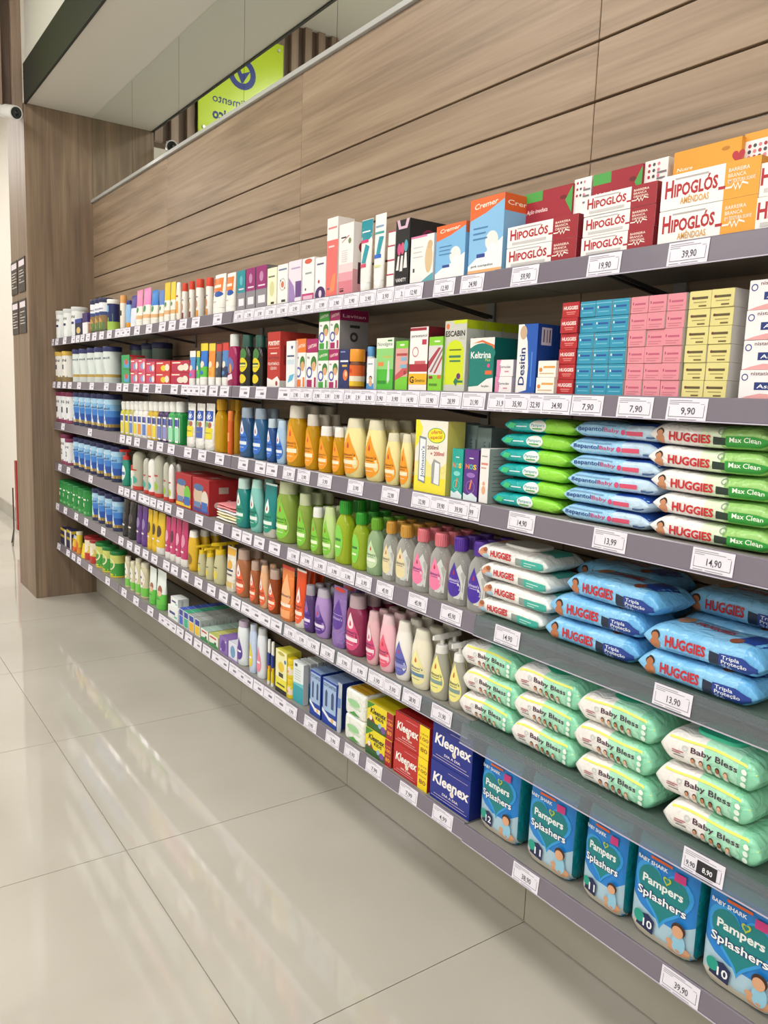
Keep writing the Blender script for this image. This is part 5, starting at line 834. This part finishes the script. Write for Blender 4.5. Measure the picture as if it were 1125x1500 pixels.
vessel(4, 486.5, 508.5, 859, 'refill_pouch', 'pouch', '#8a6cb0', None, [('e', .5, .95, .4, .035, '#d8402f'), ('d', .5, .3, .42, .5, '#5a3496'), ('t', "Johnson's", .15, .85, .46, .045, '#cfc0e6'), ('r', .15, .54, .85, .545, '#d8cce8')], 'purple refill pouch with red top mark', 'pouch', bk='film', back=1)
mg = jj('#d6487c', '#4a1f5a', '#f2dce4', '#c92a4c', .08, .66, .46, '#f0dce4')
vessel(4, 510, 536.5, 870.5, 'shampoo_bottle', 'sham', '#8f2a52', '#b09aa2', mg, 'magenta shampoo bottle with grey pink cap', 'bottle', 'pink hair care', bk='gloss', back=1)
vessel(4, 538, 556, 894.5, 'conditioner_bottle', 'cond', '#e2b4ba', '#d4b0b4', mg, 'small dusty pink conditioner bottle', 'bottle', 'pink hair care', bk='gloss', back=1)
vessel(4, 557.5, 579, 899.5, 'lotion_bottle', 'cond', '#efbcc8', '#e4c4ca', jj('#ea5f7c', '#4a2a5a', '#f4ccd4', '#c92a4c', .08, .6, .46), 'pale pink lotion bottle with rose drop label', 'bottle', 'lotion bottles', bk='gloss', back=1)
vessel(4, 580.5, 603, 908.5, 'lotion_bottle', 'cond', '#ebe8e2', '#e2ded4', jj('#5f66b8', '#26286a', '#8f94cc', '#c93a5c', .08, .6, .46), 'white lotion bottle with blue drop label', 'bottle', 'lotion bottles', bk='gloss', back=1)
vessel(4, 604.5, 632, 920.5, 'lotion_bottle', 'cond', '#e9e3cc', '#dedac8', jj('#eee6a0', '#2f4a7a', '#5f86a4', '#c96a3a', .08, .6, .46), 'cream lotion bottle with pale yellow label', 'bottle', 'lotion bottles', bk='gloss', back=1)
pl_ = jj('#ece48c', '#33405a', '#7f9a94', '#b86a2a', .1, .58, .46)
vessel(4, 633, 658.5, 925, 'liquid_soap_bottle', 'pump', '#b9b8a8', '#e6e5e0', pl_, 'greyish pump soap bottle with yellow drop label, farther', 'bottle', 'white pump soap bottles', bk='frost', back=1)
vessel(4, 660, 683, 937, 'liquid_soap_bottle', 'pump', '#b9b8a8', '#e6e5e0', pl_, 'greyish pump soap bottle with yellow drop label, nearer', 'bottle', 'white pump soap bottles', bk='frost', back=1)
heads = []
for i, x in enumerate((.36, .445, .53, .615, .70)): heads += baby(x, .30, .022, 3.7, ('#c98f6a', '#dca888', '#b87a52', '#8a5636', '#e0b494')[i], ('#2a1a14', '#3a2418', '#2a1a14', '#1f1512', '#8a5a38')[i], '#e4ddd4')
bbf = [('r', .1, .80, .97, .865, '#dfe060'), ('t', 'Baby Bless', .33, .80, .52, .17, '#4a2440', {'b': .012}), ('o', .27, .6, .03, .018, '#cdd2d0'), ('r', .14, .44, .26, .465, '#a83a4c'), ('r', .14, .38, .23, .405, '#a83a4c'), ('r', .16, .3, .27, .325, '#5a4a4c')]+heads+[('c', .87, .66, .026, '#eef4ee'), ('c', .87, .47, .026, '#dfeee4'), ('c', .87, .28, .026, '#dfeee4')]
bbt = [('e', .5, .5, .2, .3, '#3fb98f')]
P6 = [proto('wet_wipes_pack', .168, .0545, .108, [(0, '#ece9e6'), (.46, '#a9e2c4'), (.8, '#8fd8b4')], bbf, bbt, '#3fb892' if i == 2 else None, 61+i) for i in range(3)]
for j, (us_, nm, rz_) in enumerate((([698, 704, 702], 'first', [.05, .06, .09]), ([775, 779, 780], 'second', [.05, .05, .10]), ([870, 868, 873], 'third', [.05, .06, .07]), ([999, 988, 996], 'nearest', [.04, .05, .06]))):
    wipes_stack(4, us_, LIP+.062-.006*j, .168, .0545, .108, 'wet_wipes_pack', [P6[j % 2], P6[(j+1) % 2], P6[2 if j == 3 else (j % 2)]], 'mint and white wipes pack, @ of the %s stack from the pillar' % nm, 'mint wipes packs', 9+j, dz=.057, rzs=[q*.35 for q in rz_])
for o in PR: drop_proto(o)
# ---------------------------------------------------------------- bottom shelf
for i, (a_, b_) in enumerate(((89, 97.5), (98, 105))):
    carton(5, a_, b_, 772+3*i, .05, 'supplement_box', 'navy and gold supplement carton with white stripe, %s' % ('farther', 'nearer')[i], '#20204a', [('r', .7, 0, 1, 1, '#e6e4e0'), ('r', 0, .85, .7, 1, '#c9b22a'), ('r', 0, .45, .7, .6, '#b89a2a')], [('r', 0, .85, 1, 1, '#c9b22a'), ('r', .1, .55, .9, .65, '#b89a2a'), ('r', .0, .1, 1, .3, '#2a2a5c')], group='navy supplement cartons')
vessel(5, 107.5, 112.5, 784, 'cereal_pouch', 'pouch', '#e0802a', None, [('e', .5, .5, .3, .2, '#e8c84a')], 'orange cereal pouch on the bottom shelf', 'pouch', bands=[(0, '#d9641f'), (.3, '#e6a42c'), (.8, '#c9d4dc')], bk='film')
vessel(5, 112, 122, 779, 'cereal_can', 'can', '#e2c832', '#ded6b4', [('e', .5, .4, .35, .2, '#d9642a')], 'yellow cereal can with cream lid on the bottom shelf', 'can', bands=[(0, '#dd8a2a'), (.3, '#e2c832')])
vessel(5, 121, 128, 797, 'cereal_pouch', 'pouch', '#e9cf1f', None, [], 'small yellow cereal pouch leaning among cans', 'pouch', bk='film', inset=.006)
row(5, [135, 143], .038, .125, 'cereal_can', 'can', '#d9b84a', '#9c1f22', [('e', .5, .5, .35, .2, '#efe6d4'), ('r', .1, .1, .9, .3, '#c2302c')], 'cereal can with dark red lid, @ from the pillar', 'can', 'red lidded cereal cans', bands=[(0, '#b8342c'), (.3, '#dcc25a'), (.6, '#e6dcc0')])
row(5, [152.5, 162.5, 174], .040, .128, 'cereal_can', 'can', '#5fae3a', '#167a38', [('o', .5, .5, .36, .28, '#e6e2b4'), ('r', .1, .08, .9, .14, '#e2cc2a')], 'cereal can with green lid, @ from the pillar', 'can', 'green lidded cereal cans', bands=[(0, '#d8c42a'), (.06, '#3f9a3c'), (.55, '#c9cf6a')])
for i, (a_, b_, v) in enumerate(((185, 191.5, 815), (192.5, 199, 822), (200, 207.5, 818), (208.5, 219, 824))):
    vessel(5, a_, b_, v, 'baby_wash_bottle', 'powder', '#cfc9a4', '#d9d4bc', [('e', .45, .55, .42, .26, '#eeece6'), ('r', .2, .56, .6, .62, '#2f3f7a'), ('c', .6, .42, .1, '#b8805c')], 'beige baby wash bottle with white label and green base, %s from pillar' % nth(i), 'bottle', 'beige baby wash bottles', bands=[(0, '#cfc9a4'), (.06, '#6fc24a'), (.3, '#cfc9a4')], bk='gloss')
for i, (a_, b_, v) in enumerate(((220, 230, 831), (231, 244.5, 836))):
    vessel(5, a_, b_, v, 'baby_cream_tube', 'tube', '#e6ece6', '#5cbc46', [('c', .6, .5, .2, '#9a5a44'), ('e', .6, .42, .18, .07, '#e0b49c'), ('r', .2, .26, .7, .29, '#3f8a30')], 'white and green baby cream tube, %s' % ('farther', 'nearer')[i], 'tube', 'green cream tubes', bands=[(0, '#62bf4a'), (.42, '#e3ebe6')])
sb = [('r', .15, .4, .7, .6, '#2f3f8a'), ('r', .6, .2, .9, .35, '#6fbfa8')]
carton(5, 246, 261, 884, .06, 'ointment_tube_box', 'small white carton at the front beside green tube, bottom shelf', '#e6e9e8', sb, [('r', 0, 0, 1, 1, '#d3dcd6')], group='small white ointment cartons')
carton(5, 250, 261, 864, .045, 'ointment_tube_box', 'small white carton standing on another, bottom shelf', '#e6e9e8', sb, [('r', 0, 0, 1, 1, '#c9cfcc'), ('r', .3, .1, .5, .8, '#a9b0ae')], z=Zv(246, 884, LIP+.012)-T[5]+.0006, group='small white ointment cartons', h=.034, inset=.02)
for i, (a_, b_, v, c) in enumerate(((262, 268.5, 886, '#3f62c4'), (269, 276, 890, '#3fb089'), (276.5, 284.3, 895, '#e8b62a'), (285, 293, 899, '#e6c02c'))):
    Xf = LIP+.012; Ya, Yb = Yu(a_, Xf, T[5]), Yu(b_, Xf, T[5]); w_ = (Ya-Yb)*.95; h_ = .066; nm = ('blue', 'green', 'amber', 'yellow')[i]
    o = make_carton('ointment_tube_box', w_, .027, h_, '#dfe3e2', [('r', .08, .62, .92, .95, '#2a3f9c'), ('r', .08, .06, .92, .58, c)], [('r', 0, 0, 1, 1, '#b4bcba'), ('r', .35, .1, .5, .8, '#8f9896')], c if i < 2 else '#a9b0ac'); put(o, Xf+.0135, (Ya+Yb)/2, T[5]); thing(o, '%s fronted ointment carton at the head of its row' % nm, 'box', 'rows of ointment cartons')
    for k in range(1, 7): dupe(o, '%s fronted ointment carton, %s in its row from the front' % (nm, nth(k)), (Xf+.0135+k*.0282, (Ya+Yb)/2, T[5]))
for i, (a_, b_) in enumerate(((294, 305), (306, 319.5))):
    Xf = LIP+.012; Ya, Yb = Yu(a_, Xf, T[5]), Yu(b_, Xf, T[5]); w_ = (Ya-Yb)*.96
    o = make_carton('ointment_tube_box', w_, .027, .044, '#e3e6df', [('r', .1, .7, .8, .85, '#c9403a'), ('p', [(0, 0), (1, 0), (1, .2), (.6, .35), (0, .25)], '#2f8a4a'), ('r', .6, .3, .8, .5, '#3a4a3a')], [('r', 0, 0, 1, 1, '#c3c9a0')], ('#a8c4b8', '#c4c86a')[i]); put(o, Xf+.0135, (Ya+Yb)/2, T[5]); nm = ('pale green topped', 'lime topped')[i]; thing(o, '%s low carton at the head of its row' % nm, 'box', 'rows of ointment cartons')
    for k in range(1, 7): dupe(o, '%s low carton, %s in its row from the front' % (nm, nth(k)), (Xf+.0135+k*.0282, (Ya+Yb)/2, T[5]))
carton(5, 321, 333, 930, .1, 'soap_box', 'purple patterned soap carton on the bottom shelf', '#8a6cb4', [('e', .5, .5, .3, .35, '#5f3f96'), ('c', .2, .2, .06, '#d8cfe4'), ('c', .8, .8, .06, '#d8cfe4')], [('r', 0, 0, 1, 1, '#9a84ba')], group='bottom shelf soap cartons')
carton(5, 334.5, 347.5, 938, .1, 'soap_box', 'white and lilac soap carton at the bay joint', '#dcdcea', [('e', .5, .5, .28, .35, '#6f9ac4'), ('r', 0, 0, 1, .1, '#a08cc4')], [('r', 0, 0, 1, 1, '#9484b8')], group='bottom shelf soap cartons')
for i, (a_, b_, v, c, lc, cp_, nm) in enumerate(((350, 365.5, 908.5, '#dfe6ea', '#5a3f96', '#b4a4b8', 'purple'), (366.5, 377, 914, '#c3d3ee', '#e0cc4a', '#c0cadb', 'yellow'), (378, 391, 919.5, '#dfe4ec', '#e6899c', '#c9cdd0', 'pink'))):
    vessel(5, a_, b_, v, 'baby_powder_bottle', 'powder', c, cp_, [('d', .5, .12, .34, .52, lc), ('r', .3, .3, .7, .34, '#f0eef4')], 'pale baby powder bottle with %s drop label' % nm, 'bottle', 'baby powder bottles', bk='gloss')
for i, (a_, b_, v) in enumerate(((391.8, 396.5, 936), (397, 402, 940))):
    vessel(5, a_, b_, v, 'ear_cleaner_bottle', 'capped', '#e6c91f', '#eeeeea', [('r', .1, .45, .9, .72, '#2a3f9c'), ('r', .2, .35, .8, .42, '#c9302c')], 'slim white, navy and yellow bottle, %s' % ('farther', 'nearer')[i], 'bottle', 'slim navy and yellow bottles', bands=[(0, '#e9e9e4'), (.08, '#e6c91f'), (.42, '#26388a'), (.7, '#e9e9e6')])
carton(5, 403, 419.5, 948, .05, 'kids_bandage_box', 'yellow and white carton with black base, bottom shelf', '#e6dd4a', [('r', .0, .35, 1, 1, '#ece9b4'), ('r', 0, 0, 1, .11, '#1f1d1a'), ('c', .85, .78, .09, '#2f6ab0'), ('e', .5, .93, .3, .04, '#b8b04a'), ('e', .5, .62, .26, .12, '#e2c42c'), ('r', .3, .38, .7, .48, '#3f3a30'), ('r', .15, .18, .85, .22, '#5a5420')], [('r', 0, 0, 1, 1, '#c9bf3a')])
for i in range(2):
    vessel(5, 421, 436, 980, 'cotton_swab_jar', 'jar', '#e0c81e', '#dcc41c', [('r', 0, .2, 1, .6, '#e8dcc8'), ('r', .1, .3, .6, .42, '#e09a5a')], 'yellow and white round swab jar, %s of two' % ('lower', 'upper')[i], 'jar', 'stacked swab jars', bands=[(0, '#dcc41c'), (.2, '#e6d8b8'), (.5, '#dcc41c')], h=.062).location.z = T[5]+i*.0625
g = make_carton('wet_towel_sachet', .062, .018, .125, '#e3e9ea', [('r', 0, 0, 1, .42, '#2f9fae'), ('p', [(0, .42), (1, .42), (1, .52), (0, .46)], '#6fc0c8'), ('r', .15, .88, .4, .95, '#3a4a5a')]+lines(.15, .75, .8, 5, .06, '#9fb4ba', .015), [('r', 0, 0, 1, 1, '#c3cacb')])
yb_ = (Yu(440, LIP+.03, T[5])); put(g, LIP+.03, yb_, T[5]); thing(g, 'white and teal upright sachet box, front one of four', 'box', 'teal sachet boxes')
for k in range(1, 4): dupe(g, 'white and teal upright sachet box, %s behind the front' % nth(k-1), (LIP+.03+.024*k, yb_, T[5]))
cot = [('r', .06, .3, .94, .95, '#9db8da'), ('t', 'COTONETES', .08, .92, .84, .065, '#1f2f6a', {'b': .03}), ('p', [(.2, .4), (.36, .4), (.36, .72), (.28, .78), (.2, .72)], '#3f4f74'), ('p', [(.62, .4), (.8, .4), (.8, .72), (.72, .78), (.62, .72)], '#3f4f74'), ('p', [(0, .34), (.5, .2), (1, .2), (1, .1), (.5, .12), (0, .26)], '#e6eaf0'), ('c', .72, .16, .09, '#e6b25a')]
carton(5, 453, 469, 978, .05, 'cotton_swab_box', 'blue cotton swab carton with window, farther of two', '#1f3f9c', cot, [('r', 0, 0, 1, 1, '#1a3482')], top='#7f96c0', group='blue swab cartons', back=2)
carton(5, 471, 492.5, 990, .05, 'cotton_swab_box', 'blue cotton swab carton with window, nearer of two', '#1f3f9c', cot, [('r', 0, 0, 1, 1, '#1a3482')], top='#7f96c0', group='blue swab cartons', back=2)
vessel(5, 493.5, 500.5, 1000, 'cotton_ball_bag', 'pouch', '#c9d2dc', None, [('r', .1, .5, .9, .7, '#5f7fb8')], 'clear plastic bag of cotton between swabs and tissues', 'bag', bk='frost')
def tissue(u0, u1, vT, name, labs, col, front, side, top, d=.11, h=None, lidbits=()):
    return carton(5, u0, u1, vT, d, name, labs, col, front, side, top, group='tissue packs', n=2, bk='gloss', h=h, topart=lidbits)
two = ('lower', 'upper')
Xf = LIP+.012; Ya, Yb = Yu(502, Xf, T[5]), Yu(532.5, Xf, T[5]); first = None
for i in range(2):
    if not first:
        g = Mesh(); w_, d_, h_ = (Ya-Yb)*.95, .105, .0705
        g.loft([[(x, y, z) for x, y in sect(w_/2*e, d_/2*e, 9, 32)] for z, e in ((0, .9), (.004, .98), (.012, 1), (h_-.012, 1), (h_-.004, .98), (h_, .9))], M('#e9ebe4', 'film')); first = g.build('tissue_pack')
        A = Art(w_, h_, .00006, .0006); A.draw([('e', .48, .56, .3, .13, '#9ccf96'), ('r', .25, .36, .8, .42, '#b8dcb4'), ('p', [(.25, .1), (.5, .24), (.8, .12), (.55, .08)], '#4a9a44')], 1); q = Mesh(); A.bake(lambda x, z, l: (x, -d_/2-l, z), q)
        A = Art(w_, d_, .00006, .0006); A.draw([('r', .06, .06, .94, .94, '#e2b02a')]+[('r', .06, .2+.2*j, .94, .24+.2*j, '#b8862a') for j in range(4)], 0); A.bake(lambda x, z, l: (x*.9, (z-d_/2)*.9, h_+l), q); q.build('printed_artwork', first)
        put(first, Xf+.053, (Ya+Yb)/2, T[5]); thing(first, 'white tissue pack with green print, lower of two', 'tissue pack', 'tissue packs')
    else: dupe(first, 'white tissue pack with green print, upper of two', (Xf+.053, (Ya+Yb)/2, T[5]+.0712))
lv = lambda x0, x1, c: [('t', 'LEVE', x0+.02, x1-.02, .72, .05, c), ('t', '100', x0+.01, x1-.01, .54, .11, c), ('t', 'PAGUE', x0+.02, x1-.02, .40, .05, c), ('t', '80', x0+.03, x1-.03, .18, .14, c)]
tissue(534.5, 573, 1050, 'tissue_box', ['yellow and green kids tissue carton with red strip, %s' % w_ for w_ in two], '#e6d21a', [('r', 0, 0, .76, .28, '#2c5a2a'), ('p', [(0, .7), (0, 1), (.3, 1), (.12, .82)], '#3f8a2c'), ('p', [(.0, .28), (.2, .5), (.32, .28)], '#7a3a2a'), ('c', .14, .42, .06, '#e8ded0'), ('c', .5, .28, .06, '#8fb4d0'), ('c', .64, .2, .08, '#7a4aa0'), ('t', 'Kleenex', .12, .72, .62, .2, '#1f2a1a', {'sh': .2, 'b': .03}), ('t', 'KIDS', .34, .64, .46, .12, '#2a3a1a', {'b': .03}), ('r', .76, 0, 1, 1, '#a8202c')]+lv(.77, .99, '#f0b43a'), [('r', 0, 0, 1, 1, '#8a1a26')], '#d9c51a', h=.0695)
kx = lambda x1: [('t', 'Kleenex', .06, x1-.04, .45, .26, '#f2eeea', {'b': .03, 'sh': .15}), ('c', (x1)*.56, .38, .05, '#e0d8c4'), ('t', 'DIA A DIA', x1*.32, x1*.72, .22, .06, '#f0e8e6'), ('r', .1, .155, x1-.12, .165, '#e0d4d4'), ('r', .03, .085, x1-.06, .095, '#e0d4d4'), ('r', x1*.45, .86, x1-.06, .868, '#d8c8c8')]
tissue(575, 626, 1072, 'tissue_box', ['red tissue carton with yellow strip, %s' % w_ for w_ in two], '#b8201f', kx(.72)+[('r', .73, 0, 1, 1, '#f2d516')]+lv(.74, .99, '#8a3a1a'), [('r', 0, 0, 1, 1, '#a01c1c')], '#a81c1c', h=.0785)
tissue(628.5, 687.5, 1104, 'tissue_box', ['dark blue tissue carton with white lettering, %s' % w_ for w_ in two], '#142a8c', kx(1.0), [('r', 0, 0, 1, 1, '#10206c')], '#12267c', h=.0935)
# diaper packs
def make_diaper(w, h, d, num, side):
    g = Mesh()
    pr = [(0, .86, .8), (.012*1, .96, .94), (.1*h, 1, 1), (.5*h, 1.0, 1.02), (.86*h, .99, .96), (.96*h, .97, .7), (h, .96, .28)]
    g.loft([[(x, y, z) for x, y in sect(w/2*a_, d/2*b_, 5, 36)] for z, a_, b_ in pr], M('#0c7a86', 'film')); root = g.build('diaper_pack', sharp=70)
    fn = front_map([(z, w/2*a_, d/2*b_) for z, a_, b_ in pr], 5)
    A = Art(w, h*.865, .00028, .001); asp = w/(h*.865)
    A.draw([('r', .035, .02, .965, 1.10, '#1f7fd0'), ('p', [(.035, .02), (.965, .02), (.965, .42), (.7, .3), (.4, .3), (.2, .36), (.035, .46)], '#a9c8d8'), ('p', [(.035, .02), (.965, .02), (.965, .13), (.5, .1), (.035, .17)], '#cfc8b8'),
            ('r', .035, 1.02, .965, 1.10, '#0f8a94'), ('h', .5, .60, .43, '#2f9ae0'), ('h', .5, .60, .375, '#0f7f84')], 3)
    A.draw([('t', 'Pampers', .2, .80, .64, .085, '#eef4f2', {'b': .03}), ('t', 'Splashers', .14, .86, .49, .085, '#1f2f6a', {'b': .07}), ('t', 'Splashers', .14, .86, .49, .085, '#eef4f6', {'b': .02}), ('h', .56, .77, .06, '#b8c83a'), ('h', .56, .772, .035, '#0f7f84'),
            ('r', .3, .925, .62, .955, '#e0642c'), ('t', 'BABY SHARK', .1, .56, .86, .04, '#eef2f8', {'b': .02}), ('r', .66, .83, .82, .92, '#c9347c'),
            ('p', [(.16, .14), (.42, .11), (.44, .26), (.34, .31), (.2, .28)], '#1a2450'), ('c', .2, .24, .085, '#189a86'), ('t', num, .27, .41, .16, .085, '#eef0f6', {'b': .02})]
           + [('e', .80, .13, .15, .06, '#d09a74'), ('e', .80, .2, .09, .11, '#8fc4dc'), ('e', .68, .18, .05, .03, '#d09a74')]+baby(.79, .335, .095, asp, '#d8a27c', '#3a2318', '#d8a27c')[1:], 1)
    q = Mesh(); A.bake(fn, q); q.build('front_print', root, sharp=80)
    return root
for i, (u0, u1, num, nm) in enumerate(((698.5, 756, '12', 'farthest'), (767, 836, '11', 'second'), (848.5, 914, '11', 'middle'), (919, 1018, '10', 'fourth'), (1023, 1140, '10', 'nearest'))):
    Xf = LIP-.004+.022; Ya, Yb = Yu(u0, Xf, T[5]+.05), Yu(u1, Xf, T[5]+.05); w_ = min((Ya-Yb)*.98, .146)
    o = make_diaper(w_, .192, .085, num, None); put(o, Xf+.046, Ya-w_/2, T[5], (.0, .02, -.03, .0, .02)[i]); thing(o, 'blue and teal swim diaper pack with heart, %s from the pillar side' % nm, 'diaper pack', 'swim diaper packs')
